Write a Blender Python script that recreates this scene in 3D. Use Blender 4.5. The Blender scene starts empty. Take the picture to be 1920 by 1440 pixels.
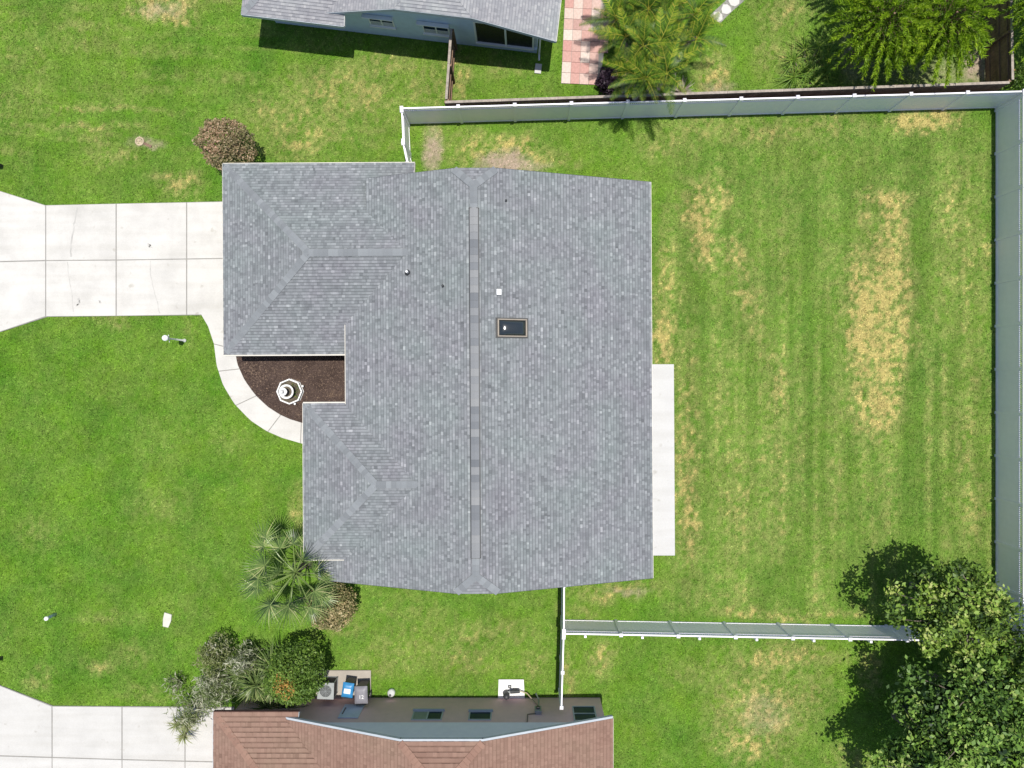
import bpy, math, random
import numpy as np
from mathutils import Vector, Matrix, noise as mnoise
R = math.radians
scene = bpy.context.scene
COL = scene.collection

# ------------------------------------------------------------------ camera, light, exposure
H, F, CX, CY = 32.0, 1280.0, 985.0, 720.0          # drone height, focal length in photo pixels, nadir point
cam_d = bpy.data.cameras.new('camera')
cam = bpy.data.objects.new('camera', cam_d); COL.objects.link(cam)
cam.location = (0, 0, H); cam.rotation_euler = (0, 0, 0)
cam_d.sensor_width = 36.0; cam_d.lens = 24.0
cam_d.shift_x = -(CX - 960.0) / 1920.0
cam_d.clip_end = 2000.0; cam_d.clip_start = 0.5
scene.camera = cam
SUN = Vector((0.095, 0.055, 1.0)).normalized()
world = bpy.data.worlds.new('World'); scene.world = world; world.use_nodes = True
wn = world.node_tree; wn.nodes.clear()
sky = wn.nodes.new('ShaderNodeTexSky'); sky.sky_type = 'NISHITA'; sky.sun_disc = False
sky.sun_elevation = math.asin(SUN.z); sky.sun_rotation = math.atan2(SUN.x, SUN.y)
bgn = wn.nodes.new('ShaderNodeBackground'); bgn.inputs[1].default_value = 0.09
wo = wn.nodes.new('ShaderNodeOutputWorld')
wn.links.new(sky.outputs[0], bgn.inputs[0]); wn.links.new(bgn.outputs[0], wo.inputs[0])
sl = bpy.data.lights.new('sun', 'SUN'); sl.energy = 4.0; sl.angle = R(0.5); sl.color = (1.0, 0.955, 0.88)
so = bpy.data.objects.new('sun', sl); COL.objects.link(so)
so.rotation_euler = SUN.to_track_quat('Z', 'Y').to_euler(); so.location = (4, 2, 40)
vs = scene.view_settings
vs.view_transform = 'Standard'; vs.look = 'None'; vs.gamma = 1.0; vs.exposure = 0.35; vs.use_curve_mapping = False

# ------------------------------------------------------------------ helpers
def W(px, py, z=0.0):
    """real place of a photo point that lies at height z"""
    k = (H - z) / F
    return ((px - CX) * k, (CY - py) * k)
def P3(px, py, z=0.0):
    x, y = W(px, py, z); return Vector((x, y, z))

def _h(ix, iy, seed):
    h = (ix.astype(np.int64) * 374761393 + iy.astype(np.int64) * 668265263 + seed * 1274126177) & 0xffffffff
    h = ((h ^ (h >> 13)) * 1274126177) & 0xffffffff
    return ((h ^ (h >> 16)) & 0xffff) / 65535.0
def vnoise(x, y, seed=0):
    ix = np.floor(x); iy = np.floor(y); fx = x - ix; fy = y - iy
    fx = fx * fx * (3 - 2 * fx); fy = fy * fy * (3 - 2 * fy)
    a = _h(ix, iy, seed); b = _h(ix + 1, iy, seed); c = _h(ix, iy + 1, seed); d = _h(ix + 1, iy + 1, seed)
    return (a * (1 - fx) + b * fx) * (1 - fy) + (c * (1 - fx) + d * fx) * fy
def fbm(x, y, seed=0, o=4):
    s = 0; a = .5; t = 0
    for i in range(o):
        s = s + a * vnoise(x, y, seed + 17 * i); t += a; a *= .55; x = x * 2.03 + 5.1; y = y * 2.03 + 1.7
    return s / t
def inpoly(x, y, poly):
    r = np.zeros(x.shape, bool); n = len(poly)
    for i in range(n):
        x0, y0 = poly[i]; x1, y1 = poly[(i + 1) % n]
        if y0 == y1: continue
        c = ((y0 > y) != (y1 > y)) & (x < (x1 - x0) * (y - y0) / (y1 - y0) + x0)
        r ^= c
    return r

class MB:
    def __init__(s): s.v = []; s.f = []; s.t = []
    def face(s, pts, tone=0.5):
        b = len(s.v); s.v += [tuple(p) for p in pts]; s.f.append(tuple(range(b, b + len(pts)))); s.t.append(tone)
    def raw(s, vs_, fs, tone=0.5):
        b = len(s.v); s.v += [tuple(p) for p in vs_]
        for f in fs: s.f.append(tuple(b + i for i in f)); s.t.append(tone)
    def box(s, x0, x1, y0, y1, z0, z1, M=None, tone=0.5):
        vs_ = [Vector((x, y, z)) for z in (z0, z1) for y in (y0, y1) for x in (x0, x1)]
        if M is not None: vs_ = [M @ v for v in vs_]
        s.raw(vs_, [(0, 2, 3, 1), (4, 5, 7, 6), (0, 1, 5, 4), (2, 6, 7, 3), (0, 4, 6, 2), (1, 3, 7, 5)], tone)
        return s
    def prism(s, poly, z0, z1, tone=0.5):
        a = sum(poly[i][0] * poly[(i + 1) % len(poly)][1] - poly[(i + 1) % len(poly)][0] * poly[i][1] for i in range(len(poly)))
        if a < 0: poly = poly[::-1]
        n = len(poly)
        s.raw([(x, y, z0) for x, y in poly] + [(x, y, z1) for x, y in poly],
              [tuple(range(n))[::-1], tuple(range(n, 2 * n))] + [(i, (i + 1) % n, n + (i + 1) % n, n + i) for i in range(n)], tone)
        return s
    def tube(s, pts, rad, n=6, tone=0.5, cap=True):
        pts = [Vector(p) for p in pts]; m = len(pts)
        if not hasattr(rad, '__len__'): rad = [rad] * m
        vs_ = []; up = Vector((0.13, 0.21, 1)).normalized()
        for i, p in enumerate(pts):
            d = (pts[min(i + 1, m - 1)] - pts[max(i - 1, 0)]).normalized()
            a = d.cross(up)
            if a.length < 1e-3: a = d.cross(Vector((1, 0, 0)))
            a.normalize(); b = d.cross(a)
            for k in range(n):
                t = 2 * math.pi * k / n
                vs_.append(p + (a * math.cos(t) + b * math.sin(t)) * rad[i])
        fs = [(i * n + k, i * n + (k + 1) % n, (i + 1) * n + (k + 1) % n, (i + 1) * n + k) for i in range(m - 1) for k in range(n)]
        if cap: fs += [tuple(range(n)), tuple(range((m - 1) * n, m * n))[::-1]]
        s.raw(vs_, fs, tone); return s
    def lathe(s, prof, n=16, c=(0, 0, 0), ph=0.0, tone=0.5):
        vs_ = []; m = len(prof)
        for r, z in prof:
            for k in range(n):
                t = 2 * math.pi * k / n + ph
                vs_.append((c[0] + r * math.cos(t), c[1] + r * math.sin(t), c[2] + z))
        fs = [(i * n + k, i * n + (k + 1) % n, (i + 1) * n + (k + 1) % n, (i + 1) * n + k) for i in range(m - 1) for k in range(n)]
        fs += [tuple(range(n))[::-1], tuple(range((m - 1) * n, m * n))]
        s.raw(vs_, fs, tone); return s
    def mesh(s, name):
        me = bpy.data.meshes.new(name); me.from_pydata(s.v, [], s.f)
        at = me.attributes.new('tone', 'FLOAT', 'FACE'); at.data.foreach_set('value', np.array(s.t, dtype=np.float32))
        me.update(); return me
    def build(s, name, mat, parent=None, smooth=False):
        return obj(name, s.mesh(name), mat, parent, smooth)
def obj(name, me, mat, parent=None, smooth=False):
    if mat is not None and len(me.materials) == 0: me.materials.append(mat)
    o = bpy.data.objects.new(name, me); COL.objects.link(o)
    if parent is not None: o.parent = parent
    if smooth:
        for p in me.polygons: p.use_smooth = True
    return o
def tag(o, label=None, cat=None, group=None, kind=None):
    if label: o['label'] = label
    if cat: o['category'] = cat
    if group: o['group'] = group
    if kind: o['kind'] = kind
    return o
def empty(name, loc=(0, 0, 0), rz=0.0, label=None, cat=None, group=None):
    o = bpy.data.objects.new(name, None); COL.objects.link(o)
    o.location = loc; o.rotation_euler = (0, 0, rz); o.empty_display_size = .2
    return tag(o, label, cat, group)
def bevel(o, w=.01, seg=2):
    m = o.modifiers.new('bevel', 'BEVEL'); m.width = w; m.segments = seg; m.limit_method = 'ANGLE'; return o

# ------------------------------------------------------------------ materials
def nodes(name):
    m = bpy.data.materials.new(name); m.use_nodes = True
    nt = m.node_tree; b = nt.nodes['Principled BSDF']
    return m, nt, b
def ramp(nt, fac, stops):
    r = nt.nodes.new('ShaderNodeValToRGB'); e = r.color_ramp.elements
    while len(e) > 1: e.remove(e[-1])
    e[0].position = stops[0][0]; e[0].color = (*stops[0][1], 1)
    for p, c in stops[1:]:
        n = e.new(p); n.color = (*c, 1)
    nt.links.new(fac, r.inputs[0]); return r.outputs[0]
def noise_n(nt, scale, detail=4, rough=.55, coord='Object'):
    tc = nt.nodes.new('ShaderNodeTexCoord'); n = nt.nodes.new('ShaderNodeTexNoise')
    n.inputs['Scale'].default_value = scale; n.inputs['Detail'].default_value = detail; n.inputs['Roughness'].default_value = rough
    nt.links.new(tc.outputs[coord], n.inputs['Vector']); return n.outputs[0]
def mul(nt, a, b, fac=1.0, mode='MULTIPLY'):
    m = nt.nodes.new('ShaderNodeMix'); m.data_type = 'RGBA'; m.blend_type = mode; m.inputs[0].default_value = fac
    nt.links.new(a, m.inputs[6])
    if isinstance(b, tuple): m.inputs[7].default_value = (*b, 1)
    else: nt.links.new(b, m.inputs[7])
    return m.outputs[2]
def bump(nt, b, h, strength=.4, dist=.02):
    n = nt.nodes.new('ShaderNodeBump'); n.inputs['Strength'].default_value = strength; n.inputs['Distance'].default_value = dist
    nt.links.new(h, n.inputs['Height']); nt.links.new(n.outputs[0], b.inputs['Normal'])
def plain(name, c, rough=.6, var=.12, scale=3.0, metal=0.0, fine=40.0, bmp=.15):
    m, nt, b = nodes(name)
    n1 = noise_n(nt, scale); n2 = noise_n(nt, fine, 3)
    lo = tuple(max(0, x * (1 - var)) for x in c); hi = tuple(min(1, x * (1 + var)) for x in c)
    col = ramp(nt, n1, [(.3, lo), (.7, hi)])
    col2 = ramp(nt, n2, [(.3, (1 - var,) * 3), (.7, (1, 1, 1))])
    nt.links.new(mul(nt, col, col2), b.inputs['Base Color'])
    b.inputs['Roughness'].default_value = rough; b.inputs['Metallic'].default_value = metal
    if bmp: bump(nt, b, n2, bmp, .005)
    return m
def attr(nt, name, out='Fac'):
    a = nt.nodes.new('ShaderNodeAttribute'); a.attribute_name = name; return a.outputs[out]
def objrand(nt):
    return nt.nodes.new('ShaderNodeObjectInfo').outputs['Random']
def leafmat(name, stops, rough=.5, trans=.28, tint=None):
    m, nt, b = nodes(name)
    col = ramp(nt, attr(nt, 'tone'), stops)
    nt.links.new(col, b.inputs['Base Color']); b.inputs['Roughness'].default_value = rough
    b.inputs['Specular IOR Level'].default_value = .3
    t = nt.nodes.new('ShaderNodeBsdfTranslucent'); nt.links.new(mul(nt, col, (1.0, 1.05, .5)), t.inputs[0])
    mx = nt.nodes.new('ShaderNodeMixShader'); mx.inputs[0].default_value = trans
    nt.links.new(b.outputs[0], mx.inputs[1]); nt.links.new(t.outputs[0], mx.inputs[2])
    nt.links.new(mx.outputs[0], nt.nodes['Material Output'].inputs[0]); return m
def shinglemat(name, stops, tint):
    m, nt, b = nodes(name)
    col = ramp(nt, attr(nt, 'tone'), stops)
    big = ramp(nt, noise_n(nt, .5, 3), [(.3, tint), (.5, (1, 1, 1)), (.7, (.97, 1.02, .99))])
    gr = ramp(nt, noise_n(nt, 90, 2), [(.3, (.8, .8, .8)), (.7, (1.1, 1.1, 1.1))])
    nt.links.new(mul(nt, mul(nt, col, big), gr), b.inputs['Base Color'])
    b.inputs['Roughness'].default_value = .9; b.inputs['Specular IOR Level'].default_value = .15
    bump(nt, b, noise_n(nt, 160, 2), .5, .004); return m
def capmat(name, stops):
    m, nt, b = nodes(name)
    col = ramp(nt, objrand(nt), stops)
    gr = ramp(nt, noise_n(nt, 70, 2), [(.3, (.82, .82, .82)), (.7, (1.06, 1.06, 1.06))])
    nt.links.new(mul(nt, col, gr), b.inputs['Base Color']); b.inputs['Roughness'].default_value = .9
    b.inputs['Specular IOR Level'].default_value = .15
    return m
def concmat(name, c, stain=.16):
    m, nt, b = nodes(name)
    base = ramp(nt, noise_n(nt, .7, 5, .6), [(.3, tuple(x * (1 - stain) for x in c)), (.6, c)])
    fine = ramp(nt, noise_n(nt, 25, 4, .7), [(.3, (.9, .895, .88)), (.65, (1, 1, 1))])
    spot = ramp(nt, noise_n(nt, 2.3, 2, .4), [(.22, (.8, .785, .75)), (.3, (1, 1, 1))])
    ob = ramp(nt, objrand(nt), [(0, (.94, .94, .935)), (1, (1.0, 1.0, 1.0))])
    tc = nt.nodes.new('ShaderNodeTexCoord'); mp_ = nt.nodes.new('ShaderNodeMapping'); mp_.inputs['Scale'].default_value = (.22, 2.6, 1); wn_ = nt.nodes.new('ShaderNodeTexNoise'); wn_.inputs['Scale'].default_value = 1.0; wn_.inputs['Detail'].default_value = 5
    nt.links.new(tc.outputs['Object'], mp_.inputs[0]); nt.links.new(mp_.outputs[0], wn_.inputs[0])
    ob = mul(nt, ob, ramp(nt, wn_.outputs[0], [(.36, (.94, .935, .925)), (.55, (1, 1, 1))]))
    nt.links.new(mul(nt, mul(nt, mul(nt, base, fine), spot), ob), b.inputs['Base Color'])
    b.inputs['Roughness'].default_value = .85; bump(nt, b, noise_n(nt, 60, 3), .25, .004); return m

M = {}
M['conc'] = concmat('concrete', (.60, .585, .555))
M['conc2'] = concmat('concrete_grey', (.56, .55, .53), .1)
M['conc3'] = concmat('concrete_pad', (.42, .38, .33), .2)
M['patio'] = concmat('concrete_painted', (.56, .56, .56), .05)
M['joint'] = plain('joint_filler', (.27, .26, .24), .9)
M['crack'] = plain('crack_fill', (.43, .42, .395), .9)
M['asphalt'] = plain('asphalt', (.06, .06, .062), .9)
M['trim'] = plain('trim_paint', (.60, .57, .50), .5, .06)
M['white'] = plain('white_paint', (.78, .78, .77), .45, .04)
M['vinyl'] = plain('white_vinyl', (.92, .885, .95), .35, .03, bmp=.05)
M['wall1'] = plain('cream_stucco', (.55, .51, .44), .85, .06)
M['wallblue'] = plain('blue_stucco', (.52, .63, .73), .85, .06)
M['wallmauve'] = plain('mauve_stucco', (.80, .54, .53), .85, .05)
M['gableblue'] = plain('pale_blue_siding', (.92, .86, .98), .7, .04)
M['greyfascia'] = plain('grey_fascia', (.42, .46, .50), .6, .05)
M['dark'] = plain('dark_interior', (.012, .014, .016), .6, .1)
M['darkmetal'] = plain('dark_metal', (.04, .042, .045), .5, .2)
M['greymetal'] = plain('grey_metal', (.30, .32, .32), .5, .12)
M['wood'] = plain('weathered_wood', (.24, .15, .10), .85, .4, 2.0, fine=18)
M['woodtop'] = plain('bleached_wood', (.36, .31, .26), .85, .3, 2.0, fine=18)
M['bark'] = plain('bark', (.23, .19, .15), .9, .35, 4.0, fine=25, bmp=.5)
M['barkpale'] = plain('pale_bark', (.42, .38, .32), .9, .3, 4.0, fine=25, bmp=.5)
M['blueplastic'] = plain('blue_plastic', (.035, .22, .46), .4, .1)
M['greyplastic'] = plain('grey_plastic', (.20, .195, .22), .5, .12)
M['darkplastic'] = plain('dark_plastic', (.045, .045, .05), .5, .12)
M['label'] = plain('paper_label', (.72, .78, .80), .5, .05)
M['soil'] = plain('potting_soil', (.12, .10, .07), .95, .4, 8)
M['stone'] = plain('pale_stone', (.56, .55, .48), .8, .1)
M['tan'] = plain('tan_plastic', (.46, .37, .25), .7, .2)
M['frame'] = plain('taupe_metal', (.30, .26, .21), .5, .1)
M['shutter'] = plain('pale_shutter', (.52, .60, .70), .6, .08)
M['ventwhite'] = plain('vent_white', (.85, .85, .85), .4, .02)
mg, nt, b = nodes('skylight_dome'); b.inputs['Base Color'].default_value = (.02, .026, .03, 1); b.inputs['Roughness'].default_value = .12
b.inputs['Specular IOR Level'].default_value = .7; b.inputs['Coat Weight'].default_value = .5; M['dome'] = mg
mg, nt, b = nodes('window_glass'); b.inputs['Base Color'].default_value = (.015, .03, .06, 1); b.inputs['Roughness'].default_value = .08; b.inputs['Specular IOR Level'].default_value = .12; M['glass'] = mg  # blue of the reflected sky put into the base colour
mg, nt, b = nodes('globe_glass'); b.inputs['Base Color'].default_value = (.82, .84, .84, 1); b.inputs['Roughness'].default_value = .2; M['globe'] = mg
M['shg'] = shinglemat('grey_shingle', [(0, (.097, .104, .111)), (.45, (.182, .195, .206)), (.75, (.265, .281, .294)), (1, (.385, .402, .412))], (.98, .93, .97))
M['capg'] = capmat('grey_cap', [(0, (.185, .198, .21)), (.5, (.215, .23, .244)), (1, (.25, .268, .282))])
M['ventg'] = capmat('grey_vent_cap', [(0, (.15, .16, .175)), (.5, (.20, .21, .225)), (1, (.27, .275, .28))])
M['shr'] = shinglemat('red_shingle', [(0, (.16, .097, .074)), (.5, (.25, .158, .122)), (1, (.31, .20, .155))], (.9, .86, .86))
M['capr'] = capmat('red_cap', [(0, (.25, .15, .115)), (1, (.30, .185, .14))])
M['deckg'] = plain('roof_felt', (.07, .075, .085), .95)
M['deckr'] = plain('roof_felt_red', (.12, .06, .05), .95)
mg, nt, b = nodes('paver_red')
c_ = ramp(nt, objrand(nt), [(0, (.50, .27, .24)), (.3, (.52, .33, .29)), (.6, (.58, .44, .39)), (.9, (.64, .55, .49)), (.96, (.33, .11, .10))])
nt.links.new(mul(nt, c_, ramp(nt, noise_n(nt, 14, 4), [(.3, (.84, .82, .8)), (.7, (1.05, 1.05, 1.05))])), b.inputs['Base Color']); b.inputs['Roughness'].default_value = .9
M['paver'] = mg
mg, nt, b = nodes('mulch_ground')
c_ = ramp(nt, noise_n(nt, 1.3, 5), [(.3, (.042, .027, .022)), (.6, (.075, .052, .044)), (.78, (.12, .085, .06))])
f_ = noise_n(nt, 38, 4, .7)
nt.links.new(mul(nt, c_, ramp(nt, f_, [(.3, (.55, .5, .5)), (.7, (1.4, 1.35, 1.3))])), b.inputs['Base Color']); b.inputs['Roughness'].default_value = 1
bump(nt, b, f_, .9, .03); M['mulch'] = mg
M['chips'] = leafmat('mulch_chips', [(0, (.035, .022, .018)), (.6, (.10, .068, .055)), (1, (.20, .14, .10))], .9, 0.0)
def grassmat(name, rgh=.75, trans=0.0):
    m, nt, b = nodes(name)
    col = attr(nt, 'Col', 'Color')
    col = mul(nt, col, ramp(nt, noise_n(nt, 22, 4, .7), [(.28, (.62, .64, .6)), (.72, (1.2, 1.18, 1.2))]))
    nt.links.new(col, b.inputs['Base Color']); b.inputs['Roughness'].default_value = rgh; b.inputs['Specular IOR Level'].default_value = .1
    bump(nt, b, noise_n(nt, 30, 4, .7), .8, .03)
    return m
M['ground'] = grassmat('lawn_ground'); M['grass'] = grassmat('grass_blades', .6)
LF = lambda n, st, **k: M.__setitem__(n, leafmat(n, st, **k))
LF('leaf_tree', [(0, (.02, .045, .012)), (.4, (.11, .19, .03)), (.8, (.22, .34, .05)), (1, (.38, .43, .13))], trans=.08)
LF('leaf_tree2', [(0, (.015, .035, .012)), (.4, (.08, .16, .028)), (.8, (.18, .31, .05)), (1, (.30, .38, .11))], trans=.08)
LF('leaf_feather', [(0, (.06, .12, .008)), (.5, (.20, .34, .016)), (1, (.38, .52, .03))], trans=.35)
LF('leaf_areca', [(0, (.03, .08, .012)), (.5, (.12, .23, .02)), (.8, (.32, .40, .035)), (1, (.52, .44, .08))], trans=.2)
LF('leaf_dead', [(0, (.16, .13, .10)), (.6, (.27, .23, .19)), (1, (.38, .34, .29))], trans=.1)
LF('leaf_fan', [(0, (.03, .055, .025)), (.4, (.11, .18, .055)), (.8, (.24, .33, .10)), (1, (.42, .44, .20))], rough=.35)
LF('leaf_brown', [(0, (.08, .085, .035)), (.35, (.22, .20, .095)), (.7, (.40, .31, .19)), (1, (.54, .35, .24))])
LF('leaf_brown2', [(0, (.06, .08, .025)), (.35, (.20, .20, .08)), (.7, (.44, .36, .19)), (1, (.62, .50, .28))])
LF('leaf_green', [(0, (.03, .07, .012)), (.5, (.12, .21, .035)), (.9, (.22, .33, .06)), (1, (.52, .28, .08))])
LF('leaf_strap', [(0, (.035, .06, .018)), (.5, (.12, .18, .05)), (.85, (.24, .30, .10)), (1, (.42, .44, .22))], rough=.35)
LF('leaf_silver', [(0, (.05, .09, .022)), (.35, (.15, .20, .06)), (.6, (.31, .33, .22)), (1, (.58, .56, .46))])
LF('leaf_sage', [(0, (.08, .10, .035)), (.4, (.19, .23, .07)), (.75, (.33, .34, .18)), (1, (.50, .47, .40))])
LF('leaf_purple', [(0, (.015, .010, .016)), (.6, (.05, .03, .05)), (1, (.13, .09, .12))])
LF('leaf_tuft', [(0, (.07, .15, .02)), (.5, (.18, .32, .04)), (1, (.36, .42, .09))])

# ------------------------------------------------------------------ ground and lawn
def E(u, v, cx, cy, rx, ry, soft=.5):
    d = np.sqrt(((u - cx) / rx) ** 2 + ((v - cy) / ry) ** 2)
    return np.clip((1 + soft - d) / (2 * soft), 0, 1)
DRY = [  # centre px, radii px, amount: straw-coloured patches of the lawn
    (1672, 420, 26, 55, .7), (1625, 405, 12, 40, .5), (1665, 370, 45, 18, .6), (1672, 520, 38, 95, .82), (1612, 540, 24, 70, .72), (1640, 590, 52, 60, .8), (1612, 640, 22, 150, .72), (1655, 680, 42, 95, .74), (1690, 620, 14, 90, .62), (1650, 770, 34, 50, .62), (1700, 560, 10, 90, .4), (1720, 640, 10, 40, .4),
    (1735, 228, 60, 22, 1.0), (1310, 400, 32, 60, .75), (1345, 365, 24, 40, .65), (1320, 460, 30, 40, .65), (1375, 490, 26, 50, .6),
    (1250, 560, 26, 120, .55), (1245, 640, 20, 60, .7), (1290, 850, 26, 240, .55), (1295, 960, 18, 90, .6),
    (1400, 560, 18, 60, .5), (1420, 590, 16, 80, .4), (1380, 950, 40, 120, .35), (1460, 720, 22, 80, .45), (1460, 900, 20, 160, .35), (1500, 820, 14, 200, .25),
    (1810, 480, 26, 170, .35), (1830, 700, 22, 60, .3), (1775, 390, 30, 70, .4), (1850, 470, 12, 14, .6), (1810, 850, 40, 170, .3), (1830, 960, 30, 70, .35),
    (1340, 240, 120, 26, .35), (1450, 250, 100, 22, .4), (1560, 235, 90, 24, .35), (1250, 270, 60, 30, .4),
    (1340, 140, 30, 42, .8), (1470, 20, 50, 40, .45), (1500, 110, 60, 40, .4), (1440, 100, 25, 60, .3), (1585, 90, 20, 60, .4),
    (300, 15, 60, 26, .8), (330, 40, 40, 14, .5), (560, 235, 90, 50, .45), (620, 165, 90, 40, .45), (690, 190, 70, 50, .35), (560, 280, 40, 22, .5), (800, 160, 60, 45, .35), (720, 120, 70, 22, .4), (860, 150, 20, 60, .5), (940, 130, 40, 20, .3),
    (345, 345, 34, 22, .65), (310, 330, 30, 14, .4), (190, 205, 130, 5, .5), (150, 240, 110, 8, .4), (210, 290, 60, 20, .35), (180, 265, 40, 14, .3), (490, 200, 50, 30, .3), (150, 60, 60, 40, .25), (60, 130, 40, 90, .2),
    (945, 285, 80, 26, .75), (880, 270, 40, 26, .45), (1020, 300, 60, 14, .5), (815, 270, 16, 36, .5), (870, 300, 40, 14, .3),
    (1180, 1105, 60, 12, .6), (1130, 1120, 50, 16, .55), (1080, 1150, 40, 12, .35), (1400, 1150, 60, 12, .6), (1480, 1155, 70, 10, .5), (1580, 1150, 60, 10, .5), (1330, 1120, 30, 20, .35), (1290, 1030, 30, 26, .4),
    (1430, 1320, 90, 90, .55), (1470, 1230, 110, 24, .5), (1400, 1390, 60, 40, .5), (1630, 1260, 24, 40, .5), (1130, 1235, 22, 30, .55), (1300, 1260, 60, 30, .25), (1520, 1300, 50, 40, .3), (1070, 1280, 12, 60, .5), (1590, 1420, 40, 30, .35),
    (900, 1190, 120, 24, .35), (870, 1240, 60, 30, .4), (760, 1220, 60, 40, .3), (640, 1180, 60, 16, .3), (700, 1240, 40, 24, .3), (1000, 1250, 30, 30, .35), (790, 1150, 90, 20, .2),
    (185, 1248, 30, 14, .45), (250, 1230, 30, 20, .3), (70, 1270, 24, 20, .35), (200, 1160, 60, 14, .3), (270, 1300, 50, 14, .25),
    (210, 600, 30, 16, .35), (360, 620, 14, 30, .3), (300, 950, 60, 40, .18), (70, 1000, 40, 30, .2), (430, 830, 40, 30, .18), (560, 960, 14, 40, .5), (300, 830, 60, 60, .12), (220, 730, 60, 40, .1)]
SOIL = [(812, 285, 15, 40, .8), (950, 305, 48, 15, .95), (985, 310, 40, 9, .6), (300, 20, 40, 14, .35), (1350, 165, 24, 14, .4), (1180, 1112, 36, 7, .4), (1430, 1340, 40, 30, .25), (275, 268, 26, 9, .55), (1830, 120, 22, 40, .9), (1740, 130, 90, 26, .35), (1610, 100, 30, 60, .5)]
def lawn_rgb(X, Y):
    u = CX + 40 * X; v = CY - 40 * Y
    wu = u + 26 * (fbm(u / 45, v / 45, 3) - .5) + 10 * (vnoise(u / 9, v / 9, 9) - .5)
    wv = v + 34 * (fbm(u / 45, v / 45, 5) - .5) + 10 * (vnoise(u / 9, v / 9, 19) - .5)
    d = .05 + .24 * (fbm(u / 85, v / 85, 21) - .45)
    front = np.clip((700 - u) / 160, 0, 1) * np.clip((v - 560) / 60, 0, 1) * np.clip((1130 - v) / 90, 0, 1)
    back = np.clip((u - 1230) / 40, 0, 1) * np.clip((v - 210) / 60, 0, 1) * np.clip((1165 - v) / 30, 0, 1)
    # mower tracks along the yard
    st = fbm(u / 15, v / 420, 31, 3) - .5
    d = d + back * (.11 + .62 * st * np.clip((v - 330) / 200, .3, 1))
    tl = np.clip((900 - u) / 200, 0, 1) * np.clip((330 - v) / 60, 0, 1)
    d = d + tl * (.05 + .5 * (fbm(u / 160, v / 13, 41, 3) - .5))
    d = np.clip(d, 0, .5) * (1 - .45 * front)
    for cx, cy, rx, ry, a in DRY:
        d = np.maximum(d, d * .4 + (a * .95 if 1590 < cx < 1760 else a * .86) * E(wu, wv, cx, cy, rx, ry, .65))
    spk = vnoise(u / 3.2, v / 4.2, 61) * .6 + vnoise(u / 1.7, v / 1.9, 67) * .4
    clump = fbm(u / 7.5, v / 9.0, 63, 3)
    d = d + (spk - .5) * (.8 * np.clip(d * 1.5, 0.12, .9)) + (clump - .50) * (2.6 * np.clip(d * 1.3, .10, .8))
    d = np.clip(d, 0, 1)
    s = np.zeros_like(d)
    for cx, cy, rx, ry, a in SOIL:
        s = np.maximum(s, a * E(wu, wv, cx, cy, rx, ry, .5))
    s = np.clip(s + (spk - .5) * .8 * np.clip(s * 2, 0, 1), 0, 1)
    lush = np.clip(.5 + 1.5 * (fbm(u / 60, v / 60, 77) - .5), 0, 1)[..., None]
    hue = np.clip(.5 + 1.6 * (fbm(u / 24, v / 24, 87) - .5), 0, 1)[..., None]
    gA = np.array([.052, .142, .009]); gB = np.array([.108, .205, .015]); gC = np.array([.094, .168, .030])
    g = gA * (1 - lush) + gB * lush
    g = g * (1 - .5 * hue) + gC * .5 * hue
    bk = np.clip(back * 1.0 - .0, 0, 1)[..., None]
    g = g * (1 - .35 * bk) + gC * .35 * bk
    straw = np.array([.35, .295, .105]); mid = np.array([.17, .205, .055])
    dd = d[..., None]
    c = np.where(dd < .5, g * (1 - dd * 2) + mid * dd * 2, mid * (2 - dd * 2) + straw * (dd * 2 - 1))
    so_ = np.array([.30, .235, .18])
    c = c * (1 - s[..., None]) + so_ * s[..., None]
    return c * 1.5 * (.78 + .44 * spk[..., None]) * ((1 + .42 * st * back) * (1 + .35 * (fbm(u / 42, v / 42, 93) - .5)))[..., None]

def grid_axis(lo, hi, step, far):
    inner = np.arange(lo, hi + step * .5, step)
    ext = np.cumsum(np.array([.6, 1.5, 4, 10, 30, 80, far]))
    return np.concatenate([lo - ext[::-1], inner, hi + ext])
gx = grid_axis(-26.5, 25.5, .11, 400); gy = grid_axis(-19.5, 19.5, .11, 400)
GX, GY = np.meshgrid(gx, gy)
GZ = np.where((np.abs(GX) < 30) & (np.abs(GY) < 24), .02 * (fbm(GX * 1.3, GY * 1.3, 5) - .5) - .01, -.02)
nx, ny = len(gx), len(gy)
gm = bpy.data.meshes.new('ground')
co = np.stack([GX, GY, GZ], -1).reshape(-1, 3)
idx = np.arange(nx * ny).reshape(ny, nx)
q = np.stack([idx[:-1, :-1], idx[:-1, 1:], idx[1:, 1:], idx[1:, :-1]], -1).reshape(-1, 4)
def np_mesh(me, co, faces, k):
    nf = len(faces)
    me.vertices.add(len(co)); me.vertices.foreach_set('co', np.ascontiguousarray(co, dtype=np.float32).ravel())
    me.loops.add(nf * k); me.loops.foreach_set('vertex_index', np.ascontiguousarray(faces, dtype=np.int32).ravel())
    me.polygons.add(nf); me.polygons.foreach_set('loop_start', np.arange(0, nf * k, k, dtype=np.int32))
    me.polygons.foreach_set('loop_total', np.full(nf, k, dtype=np.int32))
    me.update(calc_edges=True)
np_mesh(gm, co, q, 4)
rgb = lawn_rgb(GX, GY).reshape(-1, 3)
ca = gm.attributes.new('Col', 'FLOAT_COLOR', 'POINT')
ca.data.foreach_set('color', np.concatenate([rgb * .8, np.ones((len(rgb), 1))], 1).astype(np.float32).ravel())
tag(obj('ground', gm, M['ground'], smooth=True), 'lawn ground of mixed green and dry straw-coloured patches', kind='structure')

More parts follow.
